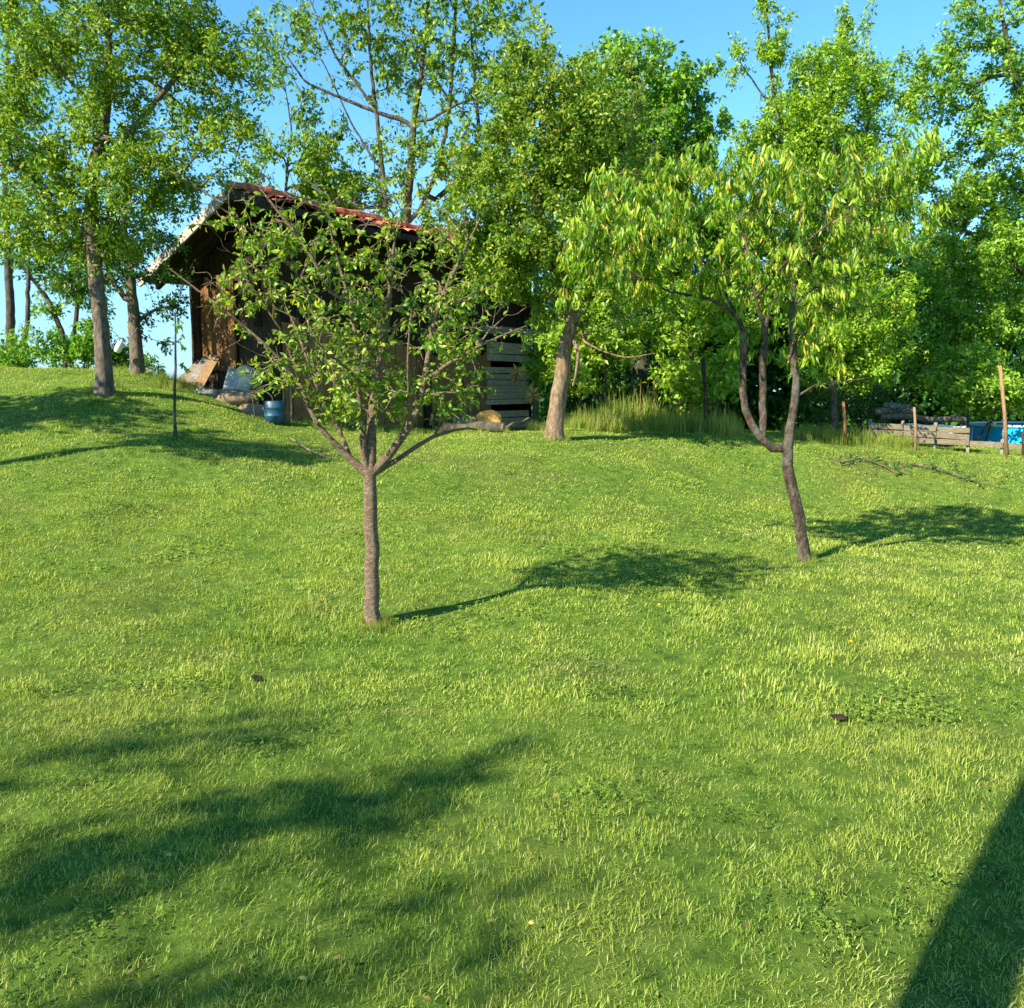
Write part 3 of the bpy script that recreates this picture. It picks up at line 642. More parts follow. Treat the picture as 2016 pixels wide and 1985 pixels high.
# 8. dense maple behind
a = 22.0
tree('maple_tree', 'dense round deep green tree beyond the barn, its top against the sky right of centre', 'tree', 1260, a, 83, M['bark_dark'],
 [[(1260,830,a,.25),(1262,650,a,.22),(1265,500,a,.18),(1270,350,a,.12),(1280,200,a,.05)],[(1265,520,a,.1),(1340,400,a,.08),(1380,280,a,.03)],[(1265,520,a,.1),(1190,400,a,.08),(1150,250,a,.03)]],
 [(1160,180,a,80,70,1.2),(1240,140,a,90,55,1.2),(1340,180,a,80,70,1.2),(1200,290,a,120,90,1.5),(1330,310,a,110,80,1.4),(1390,270,a,40,80,.8),(1300,440,a,140,90,1.5),(1150,420,a,110,110,1.3),(1400,430,a,60,70,1),(1250,560,a,150,70,1.3,.8),(1460,500,a,90,90,1.2),(1540,560,a,90,90,1.2)],
 2300, M['leaf_deep'], 22, .12, .6, clumps=12, tight=.36, tip=.007, spur=.2, droop=.25, start=.2, yellow=.02, bias=.05, grow_kw=dict(step=.28))

# 9. lime-green pear behind the peach
a = 15.8
tree('pear_tree', 'bright yellow-green tree with spiky top shoots behind the drooping-leaved tree at right', 'tree', 1640, a, 97, M['bark_dark'],
 [[(1645,860,a,.07),(1640,760,a,.065),(1620,600,a,.06),(1600,450,a,.07),(1590,300,a,.05),(1580,120,a,.02)],
  [(1600,450,a,.05),(1540,300,a,.04),(1522,180,a,.035),(1512,60,a,.022),(1506,-40,a,.01)],[(1530,230,a,.02),(1490,170,a,.015),(1450,115,a,.008)],
  [(1610,500,a,.05),(1690,350,a,.04),(1720,180,a,.02)],[(1620,600,a,.05),(1690,620,a,.04),(1760,650,a,.02)]],
 [(1600,180,a,110,90,.9),(1560,300,a,110,90,1.0),(1680,280,a,100,110,1.0),(1700,150,a,50,60,.5,.7),(1600,420,a,160,80,1.1),(1510,50,a,26,60,.3,.8),(1450,120,a,22,45,.3,.5),(1540,90,a,24,60,.3,.5),(1660,70,a,26,60,.3,.8),(1700,60,a,16,50,.3,.4),(1740,450,a,80,80,.7,.7),
  (1660,600,a,120,90,.9),(1620,700,a,80,60,.7),(1720,720,a,90,50,.7,.9),(1480,280,a,40,50,.4,.7),(1760,620,a,60,70,.6,.6)],
 3000, M['leaf_lime'], 22, .066, .5, clumps=10, tip=.004, spur=.12, droop=.12, start=.15, yellow=.04, bias=.08)

# 10. big green tree at the right edge
a = 18.5
tree('walnut_tree', 'big deep green tree spreading in from the right edge above the blue pool', 'tree', 2090, a, 101, M['bark_dark'],
 [[(2090,880,a,.2),(2080,700,a,.18),(2060,500,a,.14),(2040,300,a,.1),(1990,120,a,.05),(1960,-40,a,.02)],
  [(2050,560,a,.08),(1960,500,a,.06),(1880,440,a,.03)],[(2040,300,a,.06),(1940,220,a,.04),(1860,120,a,.02)],[(2075,680,a,.07),(1980,640,a,.05),(1880,640,a,.03)],[(1960,150,a,.04),(1900,170,a,.035),(1840,190,a,.02),(1790,200,a,.01)]],
 [(1840,130,a,90,110,1.0,.7),(1780,330,a,60,80,.9,.8),(1920,60,a,110,80,1.1,.5),(1990,150,a,100,90,1.0,.6),(1800,230,a,60,70,.7,.4),(1960,320,a,120,90,1.2),(1880,400,a,90,60,.9),(1950,470,a,140,90,1.3),(1850,550,a,90,70,1.0),(1960,600,a,140,80,1.2),(1860,670,a,110,70,1.0),(1980,740,a,90,60,.9),
  (1800,710,a,70,60,.7,.9),(2080,300,a,90,200,1.2,.7),(2080,600,a,90,150,1.2,.7),(1850,740,a,60,40,.5,.7)],
 2600, M['leaf_right'], 21, .085, .55, clumps=10, tight=.36, tip=.005, spur=.14, droop=.2, start=.2, yellow=.025, bias=.05)

# 11. shrubs and undergrowth behind the lawn edge
def shrub(name, label, px, Y, blobs, n, mat, L, seed, per=16, **kw):
    b0 = blobs[0]; y0 = b0[1]
    base = G(px, Y); t = Tree(name, label, 'shrub', base, seed, M['bark_dark'])
    for k in range(5):
        b_ = blobs[k % len(blobs)]; c = P(b_[0], b_[1], b_[2]); q = base+np.array([t.rs.uniform(-.25,.25), t.rs.uniform(-.15,.15), -.05])
        if k: q[0] += (c[0]-base[0])*.5
        t.add_limb([(*q, .03),(*(q*.5+c*.5+t.rs.normal(0,.08,3)), .022),(*c, .01)], join=False)
    T = blob_pts(t.rs, blobs, n, 7); T = T[T[:,2] > Hs(T[:,0], T[:,1])+.05]
    t.grow(T, tip=.004); t.wood(); t.foliage(mat, per, L, .5, 'far', spur=.12, start=.1, **kw); return t
shrub('elder_bush', 'fresh green bush behind the tall grass right of the old trunk', 1150, 17, [(1160,690,17,90,90,1),(1190,610,17,80,80,1),(1090,700,17.5,60,80,.8)], 520, M['leaf_right'], .1, 111, bias=.3)
shrub('elder_bush', 'leafy green bush left of the three-stemmed peach trunk', 1390, 16.5, [(1360,680,16.5,80,110,1),(1420,720,16,60,80,.8),(1340,600,17,90,70,1),(1440,620,17,60,90,.8)], 760, M['leaf_right'], .1, 112, bias=.25)
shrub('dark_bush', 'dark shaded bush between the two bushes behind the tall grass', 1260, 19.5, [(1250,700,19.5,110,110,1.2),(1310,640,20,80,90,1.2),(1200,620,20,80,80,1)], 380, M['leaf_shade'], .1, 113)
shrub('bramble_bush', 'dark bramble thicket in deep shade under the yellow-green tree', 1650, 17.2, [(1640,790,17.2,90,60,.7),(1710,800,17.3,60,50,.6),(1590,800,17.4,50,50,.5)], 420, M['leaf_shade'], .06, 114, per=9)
shrub('low_bush', 'low dark bush along the crest between the left trunks', 110, 16.5, [(110,690,16.5,90,45,.8),(180,670,16.5,60,45,.7),(20,690,16.8,60,45,.7),(235,700,16.5,50,45,.6),(290,720,16.2,22,25,.4)], 460, M['leaf_deep'], .08, 115)
shrub('young_shrub', 'green bush behind the leaning wooden post near the pool', 1900, 17.5, [(1900,740,17.5,90,60,.9),(1980,770,17.5,70,50,.8)], 420, M['leaf_right'], .09, 116, bias=.2)
# far wood: one mass
rsw = np.random.RandomState(9)
nw = 60000; pxs = rsw.uniform(1050, 2300, nw); Yw = rsw.uniform(24, 30, nw)
top = 520+50*np.sin(pxs/70.)+30*np.sin(pxs/23.)-np.clip((pxs-1500)*.3,0,120)
pyw = top+(860-top)*rsw.rand(nw)**.8
posw = np.array([P(a_, b_, c_) for a_, b_, c_ in zip(pxs, pyw, Yw)])
tn = np.zeros((nw,4)); tn[:,0] = np.clip(.4+.25*np.sin(pxs/31)*np.sin(pyw/23)+rsw.normal(0,.2,nw), 0, 1); tn[:,3] = 1
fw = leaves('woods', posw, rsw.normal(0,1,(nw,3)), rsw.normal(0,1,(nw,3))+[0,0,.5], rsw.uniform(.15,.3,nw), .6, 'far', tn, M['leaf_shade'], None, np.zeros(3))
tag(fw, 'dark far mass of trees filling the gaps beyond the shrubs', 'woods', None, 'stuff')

# ------------------------------------------------------------------ barn
R0 = P(490, 381, 14.0); R1 = P(950, 472, 18.2)
U = np.array([R1[0]-R0[0], R1[1]-R0[1], 0]); Lr = np.linalg.norm(U); U /= Lr; Wd = np.array([U[1], -U[0], 0]); Zv = np.array([0,0,1.0])
ZR = R0[2]; LB = 6.9
def B(u, w, z): return np.array([R0[0], R0[1], 0])+U*u+Wd*w+Zv*z
bar_o = empty('barn', B(3, -1, H(*(B(3,-1,0)[:2]))), 'old dark wooden barn with a sagging red tiled roof behind the sparse young tree', 'barn')
BL = np.array(bar_o.location)
def bpart(mb, name, mat, parent=None, smooth=False):
    V = np.array(mb.v); loc = BL
    o = meshobj(name, V-loc, mb.f, mat, parent or bar_o, smooth); return o
TN, TF = math.tan(math.radians(18)), math.tan(math.radians(22.5))
def sag(u): return -.10*math.sin(math.pi*min(1,max(0,u/LB)))+.02*math.sin(u*3.1)+(R1[2]-R0[2])*u/Lr
def roofz(u, w): return ZR+sag(u)-(w*TN if w > 0 else -w*TF)
# roof tiles: corrugated rows
def slope(w0, w1, rows, per=.2, lift=.0):
    V, Fc = [], []; nu = int((LB+.7)/.05); k = 0
    for r_ in range(rows):
        wa, wb = w0+(w1-w0)*r_/rows, w0+(w1-w0)*(r_+1)/rows
        for s_, (w_, hz) in enumerate(((wa, .022), (wb+ (wb-wa)*.12, .05))):
            for i_ in range(nu+1):
                u_ = -.35+(LB+.7)*i_/nu; hh = .028*abs(math.sin(math.pi*(u_/per)))+.012*math.sin(u_*17+r_*5)
                V.append(B(u_, w_, roofz(u_, w_)+hz+hh+lift))
        for i_ in range(nu): Fc.append((k+i_, k+i_+1, k+nu+1+i_+1, k+nu+1+i_))
        k += 2*(nu+1)
    return V, Fc
mb = MB(); mb.add(*slope(0, .95, 4)); mb.add(*slope(0, -2.62, 10))
m, nt, b, o = newmat('roof_tile'); v = wpos(nt); f = noise(nt, 9, 5, v); f2 = noise(nt, 1.8, 4, v)
col = ramp(nt, f, [(.3,(.3,.06,.03)),(.5,(.58,.15,.07)),(.7,(.75,.27,.13))]); col = mixc(nt, ramp(nt, f2, [(.55,(0,0,0)),(.7,(.6,.6,.6))]), col, (.3,.22,.1))
nt.links.new(col, b.inputs['Base Color']); b.inputs['Roughness'].default_value = .85; bump(nt, b, noise(nt, 30, 4, v), .5, .02); M['tile'] = m
roof = bpart(mb, 'roof', M['tile'], smooth=False)
mb = MB(); pts = [B(u_, 0, roofz(u_, 0)+.07) for u_ in np.arange(-.36, LB+.36, .12)]
mb.tube(pts, [.075+.012*(k%3==0) for k in range(len(pts))], 8); bpart(mb, 'ridge_cap', M['tile'], roof)
# deck boards under the tiles, rafters, verge boards, fascia
mb = MB()
for u_ in np.arange(-.34, LB+.34, .16):
    for wa, wb in ((.02,.98), (-.02,-2.64)):
        a_, b_ = B(u_+.08, wa, roofz(u_, wa)-.03), B(u_+.08, wb, roofz(u_, wb)-.03); mb.bar(a_, b_, .15, .022, U)
bpart(mb, 'roof_decking', M['wood_black'])
for u_ in np.linspace(-.1, LB, 9):
    for wa, wb in ((0,.96), (0,-2.6)):
        mb = MB(); mb.bar(B(u_, wa, roofz(u_, wa)-.115), B(u_, wb, roofz(u_, wb)-.115), .07, .13, U); bpart(mb, 'rafter', M['wood_dark'])
for wa, wb in ((0.0,.99), (-.04,-2.68)):
    mb = MB(); mb.bar(B(-.38, wa, roofz(-.38, wa)-.03), B(-.38, wb, roofz(-.38, wb)-.03), .035, .16, U); bpart(mb, 'verge_board', M['wood_verge'] if wb < 0 else M['wood_dark'])
mb = MB()
for i_ in range(14):
    u0, u1 = -.36+(LB+.7)*i_/14, -.36+(LB+.7)*(i_+1)/14; mb.bar(B(u0, .97, roofz(u0,.97)-.06), B(u1, .97, roofz(u1,.97)-.06), .1, .03, Zv)
bpart(mb, 'fascia', M['wood_dark'])
rb = random.Random(4)
def boards(name, mat, along, fixed, a0, a1, zb, zt, width, horizontal=False, gap=.012, th=.025, jag=.05, skip=()):
    """a wall of separate boards; along 'u' (fixed w) or 'w' (fixed u)"""
    mb = MB(); pt = (lambda s_, z_: B(s_, fixed, z_)) if along == 'u' else (lambda s_, z_: B(fixed, s_, z_))
    nrm = Wd if along == 'u' else U; ax = U if along == 'u' else Wd; s_ = a0; k = 0
    if horizontal:
        z_ = zb
        while z_ < zt-.03:
            wdt = width*rb.uniform(.85, 1.15)
            if k not in skip: mb.bar(pt(a0+rb.uniform(-jag,jag), z_+wdt/2)+nrm*rb.uniform(0,.012), pt(a1+rb.uniform(-jag,jag), z_+wdt/2+rb.uniform(-.015,.015))+nrm*rb.uniform(0,.012), wdt-gap, th, Zv)
            z_ += wdt; k += 1
    else:
        while s_ < a1-.03:
            wdt = min(width*rb.uniform(.8, 1.2), a1-s_); ztop = (zt(s_+wdt/2) if callable(zt) else zt)+rb.uniform(-jag,jag)
            if k not in skip:
                zl = zb(s_) if callable(zb) else zb
                mb.bar(pt(s_+wdt/2, zl)+nrm*rb.uniform(0,.012), pt(s_+wdt/2+rb.uniform(-.01,.01), ztop)+nrm*rb.uniform(0,.012), wdt-gap, th, ax)
            s_ += wdt; k += 1
    return bpart(mb, name, mat)
GZ = lambda u_, w_: H(*(B(u_, w_, 0)[:2]))
# front wall set back under the eave
boards('front_wall', M['wood_brown'], 'u', .25, .35, 5.35, lambda s_: GZ(s_, .25)-.1, lambda s_: GZ(s_, .25)+1.55, .17, jag=.06)
boards('dark_loft_fill', M['wood_black'], 'u', -.15, .1, LB-.1, lambda s_: GZ(s_, .25)+1.4, lambda s_: roofz(s_, -.15)-.12, .2, gap=.004)  # the loft is open; near-black boards stand in for its shaded inside
boards('log_wall', M['wood_log'], 'u', .28, 5.2, 6.55, GZ(6,.28)-.1, GZ(6,.28)+1.75, .13, horizontal=True, th=.07, skip=(4,11))
boards('rear_wall', M['wood_black'], 'u', -1.75, .0, LB-.1, lambda s_: GZ(s_,-1.75)-.2, lambda s_: roofz(s_, -1.75)-.2, .18, gap=.004)
boards('dark_gable_fill', M['wood_black'], 'w', .25, -1.7, .2, lambda s_: GZ(0,s_)-.2, lambda s_: roofz(.25, s_)-.14, .16, gap=.005)  # dark boards added across the open gable to keep its interior shade
boards('end_wall', M['wood_black'], 'w', LB-.15, -1.7, .2, lambda s_: GZ(LB,s_)-.2, lambda s_: roofz(LB-.2, s_)-.14, .16, gap=.004)
# orange weathered corner boards
boards('corner_boards', M['wood_orange'], 'w', .17, -1.72, -.75, lambda s_: GZ(0,s_)+.3, lambda s_: GZ(0,s_)+1.75, .13, jag=.12, th=.035)
for (u_, w_, zt, r_) in ((.1, .4, roofz(.1,.4)-.12, .075), (.1,-1.8, roofz(.1,-1.8)-.2, .085), (3.4,.4, roofz(3.4,.4)-.12,.07), (6.62,.42, roofz(6.6,.4)-.12, .065)):
    mb = MB(); mb.tube([B(u_, w_, GZ(u_,w_)-.15), B(u_+.02, w_, (GZ(u_,w_)+zt)/2), B(u_, w_, zt)], [r_*1.1, r_, r_*.95], 10, wob=.08)
    bpart(mb, 'post', M['wood_dark'] if u_ < 6 else M['wood_grey'], smooth=True)
mb = MB(); mb.bar(B(4.9, .44, GZ(6,.4)+1.95), B(6.7, .44, GZ(6,.4)+1.98), .14, .1, Zv); bpart(mb, 'lintel', M['wood_grey'])

# objects around the barn
def single(mb, name, label, cat, mat, base, smooth=False, group=None):
    V = np.array(mb.v)-np.asarray(base); o = meshobj(name, V, mb.f, mat, None, smooth); o.location = base; return tag(o, label, cat, group)
# boards leaning at the left corner
base = G(385, 14.3)
for k, (xa, pyt, xb, mt, lab) in enumerate(((352,712,398,'wood_pale','pale plank leaning leftmost against the left barn corner'),(368,704,412,'wood_grey','grey plank leaning second from left at the barn corner'),
                                        (386,700,424,'wood_post','tan plank leaning third from left at the barn corner'))):
    mb = MB(); g0 = G(xa, 14.25-.05*k); t0 = P(xb, pyt, 14.7); mb.bar(g0-[0,0,.05], t0, .17, .03, (1,.3,.2)); single(mb, 'plank', lab, 'plank', M[mt], g0, group='planks leaning on the barn corner')
# grey sheet triangle and white sack
q = [P(432,790,13.9), P(500,792,13.8), P(478,752,13.95), P(450,722,14.1)]; dn = np.array([.03,.05,0])
zz = np.stack(q); mb = MB(); mb.add(list(zz)+list(zz+dn), [(0,1,2,3),(7,6,5,4),(0,4,5,1),(1,5,6,2),(2,6,7,3),(3,7,4,0)])
single(mb, 'metal_sheet', 'grey triangular sheet leaning in front of the white sack by the barn', 'sheet', M['grey_sheet'], zz[0])
def lump(name, label, cat, mat, c, r, seed, squash=(1,1,1), amp=.25, n=3):
    import bmesh
    bm = bmesh.new(); bmesh.ops.create_icosphere(bm, subdivisions=n, radius=1); rr = random.Random(seed)
    ph = [(Vector((rr.gauss(0,1), rr.gauss(0,1), rr.gauss(0,1)))*2.3, rr.uniform(0,6)) for _ in range(6)]
    V = []
    for v_ in bm.verts:
        k = 1+amp*sum(math.sin(v_.co.dot(w_)+p_) for w_, p_ in ph)/3; V.append([v_.co.x*k*r*squash[0], v_.co.y*k*r*squash[1], v_.co.z*k*r*squash[2]])
    Fc = [tuple(x.index for x in f_.verts) for f_ in bm.faces]; bm.free()
    o = meshobj(name, V, Fc, mat); o.location = c; return tag(o, label, cat)
lump('sack', 'crumpled white sack lying against the dark barn front', 'sack', M['white_sack'], P(487,745,14.05), .2, 1, (1,.7,1), .3, 4)
lump('foundation_stone', 'long tan rubble mound at the foot of the left barn corner', 'rubble mound', M['stone'], G(432,13.9)+[0,0,-.05], .33, 2, (1.7,.7,.5), .3, 4)
lump('stone', 'tan stone lying beside the blue drum', 'stone', M['stone'], G(500,13.6), .2, 3, (1.5,.8,.7), .3, 4)
lump('stone', 'tan stone on the grass left of the blue drum, closest to the slanted planks', 'stone', M['stone_grey'], G(400,13.7), .13, 8, (1.6,.8,.6), .3, 3)
c = G(541, 13.3); mb = MB(); mb.lathe(c, [(0,.32),(.13,.32),(.14,.33),(.15,.32),(.15,.24),(.157,.23),(.15,.22),(.148,.12),(.155,.11),(.147,.1),(.142,.0),(0,0)], 24)
single(mb, 'bucket', 'blue plastic drum standing in front of the barn', 'drum', M['blue_plastic'], c, True)
for k, (x0, lab) in enumerate(((560,'thin pale stake leaning just right of the blue drum'),(575,'thin pale stake leaning second right of the blue drum'))):
    g0 = G(x0, 13.7); mb = MB(); mb.tube([g0-[0,0,.05], P(x0-4, 735, 13.9)], [.018,.014], 7); single(mb, 'stake', lab, 'stake', M['wood_pale'], g0, True)
# logs and cut block, right part of the barn front
def log(name, label, a_, b_, r_, mat, seed, endm):
    a_, b_ = np.array(a_), np.array(b_); o = empty(name, a_, label, 'log')
    mb = MB(); n = 8; pts = [a_+(b_-a_)*k/n+np.array([0,0,.02*math.sin(k*1.3+seed)]) for k in range(n+1)]; mb.tube(pts, [r_*(1-.05*k/n) for k in range(n+1)], 12, wob=.12, seed=seed, cap=False)
    meshobj('bark', np.array(mb.v)-a_, mb.f, mat, o, True); d = (b_-a_)/np.linalg.norm(b_-a_)
    for e, s_ in ((pts[-1], 1), (pts[0], -1)):
        mb = MB(); mb.tube([e-d*.01*s_, e+d*.006*s_], [r_*.93]*2, 12); meshobj('cut_end', np.array(mb.v)-a_, mb.f, endm, o, True)
log('log', 'long dark log lying on the grass, frontmost before the barn', G(868,14.0)+[0,0,.09], G(992,13.6)+[0,0,.09], .085, M['bark_dark'], 1, M['wood_pale'])
log('log', 'dark log lying behind the frontmost log against the barn wall', G(850,14.6)+[0,0,.2], G(960,14.9)+[0,0,.2], .09, M['bark_dark'], 2, M['wood_cut'])
log('log', 'thin pale branch propped on the frontmost log near its right end', G(985,13.8)+[0,0,.05], P(1040,826,15), .03, M['bark_old'], 3, M['wood_pale'])
c = P(962,826,14.6); mb = MB(); n = 14
for (sx, yy) in ((1,0),):
    prof = [(.21*math.cos(t)*(1+.08*math.sin(3*t)), .15*math.sin(t)*(1+.06*math.cos(5*t))) for t in np.linspace(0, 2*math.pi, n, endpoint=False)]
    Va = [c+[x_, 0, z_] for x_, z_ in prof]+[c+[x_*1.02, .35, z_*1.02] for x_, z_ in prof]
    mb.add(Va, [tuple(range(n))[::-1], tuple(range(n, 2*n))]+[(k, (k+1)%n, n+(k+1)%n, n+k) for k in range(n)])
single(mb, 'wood_block', 'orange freshly sawn wood block beside the grey log wall', 'wood block', M['wood_cut'], c)
c = P(918,833,14.5); mb = MB(); mb.obox(c, (.14,.03,.02), (-.02,.08,.02), (0,-.02,.07)); single(mb, 'wood_block', 'small pale split wood piece left of the orange sawn block', 'wood block', M['wood_pale'], c)
# dried bunches
def bunch(name, label, c, r, seed):
    rr = np.random.RandomState(seed); n = 46; d = unit(rr.normal(0,1,(n,3))*[1,.5,1]); tn_ = np.zeros((n,4)); tn_[:,0] = .5; tn_[:,3] = 1
    o = leaves(name, np.zeros((n,3))+d*r*.1, d, rr.normal(0,1,(n,3)), r*rr.uniform(.7,1.2,n), .22, 'long', tn_, M['straw'], None, np.zeros(3)); o.location = c; return tag(o, label, 'dried bunch')
bunch('dried_flower', 'round orange-brown dried bunch tied to the barn corner post', P(1049,778,16.2), .17, 1)
bunch('dried_flower', 'star-shaped orange dried bunch hanging on the grey log wall', P(1018,736,16.6), .16, 2)

# sapling stake on the left slope
a = 10.9
t = Tree('sapling', 'thin upright sapling with a few leaves in front of the left barn corner', 'tree', G(345,a), 131, M['bark_dark'])
g0 = G(345,a); t.add_limb([(*(g0-[0,0,.05]), .02),(*P(344,780,a), .017),(*P(346,700,a), .013),(*P(345,615,a), .008)])
t.grow(blob_pts(t.rs, [(350,680,a,18,50,.1)], 14, 4), tip=.002, step=.05); t.wood(); t.foliage(M['leaf_deep'], 4, .055, .5, 'near', spur=.02)
# hanging white bottle
c = P(235,682,13.9); mb = MB(); mb.lathe(c, [(0,-.1),(.045,-.1),(.055,-.08),(.055,.03),(.04,.07),(.018,.09),(.018,.12),(0,.12)], 16)
ho = single(mb, 'bottle', 'small white bottle hanging between the two left trunks', 'bottle', M['white_plastic'], c, True); ho.rotation_euler = (.3,.6,0)
mb = MB(); mb.tube([c+[.06,0,.08], P(250,640,14.1)], [.004,.004], 5); meshobj('string', np.array(mb.v)-c, mb.f, M['metal'], ho)

# ------------------------------------------------------------------ right side: pool, low fence, posts
def post(label, px, Y, px2, py2, r_, mat='wood_post', name='fence_post'):
    g0 = G(px, Y); mb = MB(); tp = P(px2, py2, Y+.1); mb.tube([g0-[0,0,.1], g0*.5+tp*.5+[.01,0,0], tp], [r_*1.08, r_, r_*.92], 9, wob=.06); return single(mb, name, label, 'post', M[mat], g0, True, 'fence posts')
post('tall leaning orange-brown wooden post in front of the blue pool', 1984, 15.0, 1969, 720, .03)
post('short wooden post standing in front of the white tarpaulin', 1803, 15.4, 1800, 802, .022)
post('thin post in the tall grass right of the old tree', 1392, 15.0, 1384, 706, .035, 'wood_dark')
post('grey-brown short post behind the tall grass, left of the thin one', 1292, 17.2, 1288, 742, .035, 'wood_brown')
post('slim brown post in the dark thicket behind the peach tree', 1665, 15.4, 1660, 790, .028, 'wood_brown')
post('slim post at the right edge in front of the pool', 2014, 15.2, 2012, 850, .018, 'wood_dark')
# pool
c = G(2062, 18.4); c[2] = P(2000,886,16.9)[2]; pool = empty('swimming_pool', c, 'round above-ground pool with bright blue wall and white rim', 'swimming pool')
R = 1.55; Hh = P(2000,843,16.8)[2]-c[2]
mb = MB(); mb.lathe((0,0,0), [(R,-.3),(R,Hh)], 48); mb.lathe((0,0,0), [(R-.05,Hh),(R-.05,-.2)], 48); meshobj('pool_wall', mb.v, mb.f, M['pool_blue'], pool, True)
mb = MB(); mb.lathe((0,0,0), [(R-.1,Hh),(R-.08,Hh+.03),(R+.03,Hh+.03),(R+.04,Hh),(R+.03,Hh-.015),(R-.1,Hh-.03)], 48); meshobj('rim', mb.v, mb.f, M['pool_rim'], pool, True)
mb = MB(); mb.lathe((0,0,0), [(R-.055,Hh-.12),(0,Hh-.12)], 48)
m, nt, b, o = newmat('pool_water'); b.inputs['Base Color'].default_value = (.05,.35,.45,1); b.inputs['Roughness'].default_value = .05; bump(nt, b, noise(nt, 6, 3, wpos(nt)), .2, .02)
meshobj('water', mb.v, mb.f, m, pool, True)
for k in range(12):
    a_ = 2*math.pi*k/12; mb = MB(); mb.obox((math.cos(a_)*(R+.02), math.sin(a_)*(R+.02), Hh/2-.1), np.array([math.cos(a_),math.sin(a_),0])*.012, np.array([-math.sin(a_),math.cos(a_),0])*.015, (0,0,Hh/2+.05)); meshobj('support', mb.v, mb.f, M['pool_rim'], pool, False)
# low plank fence in front
fa, fb = G(1712, 16.2), G(2180, 15.5); fo = empty('plank_fence', fa, 'low fence of three pale horizontal planks in front of the pool and tarpaulin', 'fence')
for k, zz_ in enumerate((.06,.17,.28)):
    mb = MB(); n = 7; rq = random.Random(k)
    for i_ in range(n):
        A_ = fa+(fb-fa)*i_/n; B_ = fa+(fb-fa)*(i_+1)/n; hz = zz_ if not (k >= 1 and i_ > 2) else None
        if hz is None: continue
        A_ = np.array([A_[0]+.01, A_[1], A_[2]+hz+rb.uniform(-.01,.01)]); B_ = np.array([B_[0]-.01, B_[1], B_[2]+hz+rb.uniform(-.01,.01)]); mb.bar(A_, B_, .095, .025, Zv)
    meshobj('plank', np.array(mb.v)-fa, mb.f, M['wood_pale'], fo, False)
for i_ in range(7):
    A_ = fa+(fb-fa)*(i_+.02)/7+np.array([0,.05,0]); mb = MB(); mb.bar(A_-[0,0,.15], A_+[0,0,(.4 if i_ < 3 else .16)], .06, .05, U); meshobj('post', np.array(mb.v)-fa, mb.f, M['wood_grey'], fo, False)
# sagging white tarpaulin behind it
nu, nv = 24, 8; V = []; 
for j in range(nv+1):
    for i_ in range(nu+1):
        s_, t_ = i_/nu, j/nv; pA, pB = P(1782,834,16.6), P(1902,839,16.5); q_ = pA+(pB-pA)*s_
        V.append(q_+np.array([0, -.02*math.sin(9*s_)+.12*t_*0, -t_*(.06+.16*math.sin(math.pi*min(1,s_*.75+.2)))+.012*math.sin(13*s_+3*t_)]))
V = np.array(V); i_ = (np.arange(nv)[:,None]*(nu+1)+np.arange(nu)); fq = np.stack([i_, i_+1, i_+nu+2, i_+nu+1], -1).reshape(-1,4)
o = meshobj('tarpaulin', V-V[0], [fq], M['white_tarp'], None, True); o.location = V[0]; tag(o, 'sagging white tarpaulin hanging below the long grey log', 'tarpaulin')
sm = o.modifiers.new('thick', 'SOLIDIFY'); sm.thickness = .01
log('log', 'long grey-brown log resting above the white tarpaulin beside the pool', P(1735,820,16.8), P(1900,828,16.7), .06, M['bark_grey'], 5, M['wood_pale'])
log('log', 'short brown log lying behind the left end of the long grey log', P(1722,812,17.2), P(1800,810,17.2), .07, M['bark_old'], 6, M['wood_pale'])
for k,(x0,x1,zpy) in enumerate(((1712,1790,862),)):
    g0 = P(x0,856,15.3); mb = MB()
for k, px in enumerate((1745, 1850, 1890)):
    g0 = G(px, 16.75); mb = MB(); tz = P(px, 832, 16.75)[2]; mb.tube([g0-[0,0,.1], np.array([g0[0], g0[1], tz-.02])], [.05,.045], 8, wob=.05)
    single(mb, 'support_stake', ['stake under the left end of the long grey log','stake under the middle of the long grey log','stake under the right end of the long grey log'][k], 'stake', M['wood_dark'], g0, True)
lump('boulder', 'pale grey boulder heap behind the long log', 'boulder', M['stone_grey'], P(1775,806,18.0), .24, 12, (1.5,.8,.55), .3, 4)
lump('boulder', 'pale beige boulder half hidden in the tall grass', 'boulder', M['stone'], P(1355,790,17.5), .2, 13, (1,.8,1), .3, 4)

# tall weeds at the lawn edge (stuff)
weed_c = coll_of('weeds', [tuft('weed_%d'%k, 46, .18, .22, .62, .009, .3, 200+k, M['weed'], .22, .04) for k in range(4)])
def weeds(name, label, boxes, seed, smin=.7, smax=1.2):
    r_ = np.random.RandomState(seed); pp, ss = [], []
    for (x0, x1, y0, y1, n, s_) in boxes:
        for _ in range(n):
            q_ = G(r_.uniform(x0,x1), r_.uniform(y0,y1)); pp.append(q_); ss.append(s_*r_.uniform(smin,smax))
    pp = np.array(pp); n = len(pp); ss = np.array(ss)[:,None]*np.ones(3); rot = np.zeros((n,3)); rot[:,2] = r_.uniform(0,6.28,n)
    o = scatter(name, pp, rot, ss, r_.randint(0,4,n), weed_c); tag(o, label, 'grass', None, 'stuff')
weeds('tall_grass', 'tall uncut grass at the foot of the bushes beyond the lawn', [(1130,1450,14.6,17.0,240,.85),(1230,1440,14.8,15.4,80,.5),(1110,1180,14.5,15.5,50,.6),(1180,1300,15.5,16.5,50,1.25)], 1, .45, 1.35)
weeds('weeds', 'uncut weeds along the low plank fence and thicket', [(1540,1800,15.4,16.4,170,.55),(1700,2060,15.0,15.4,120,.2),(1040,1080,14.2,14.8,26,.4),(600,1000,13.4,13.9,60,.25)], 2)
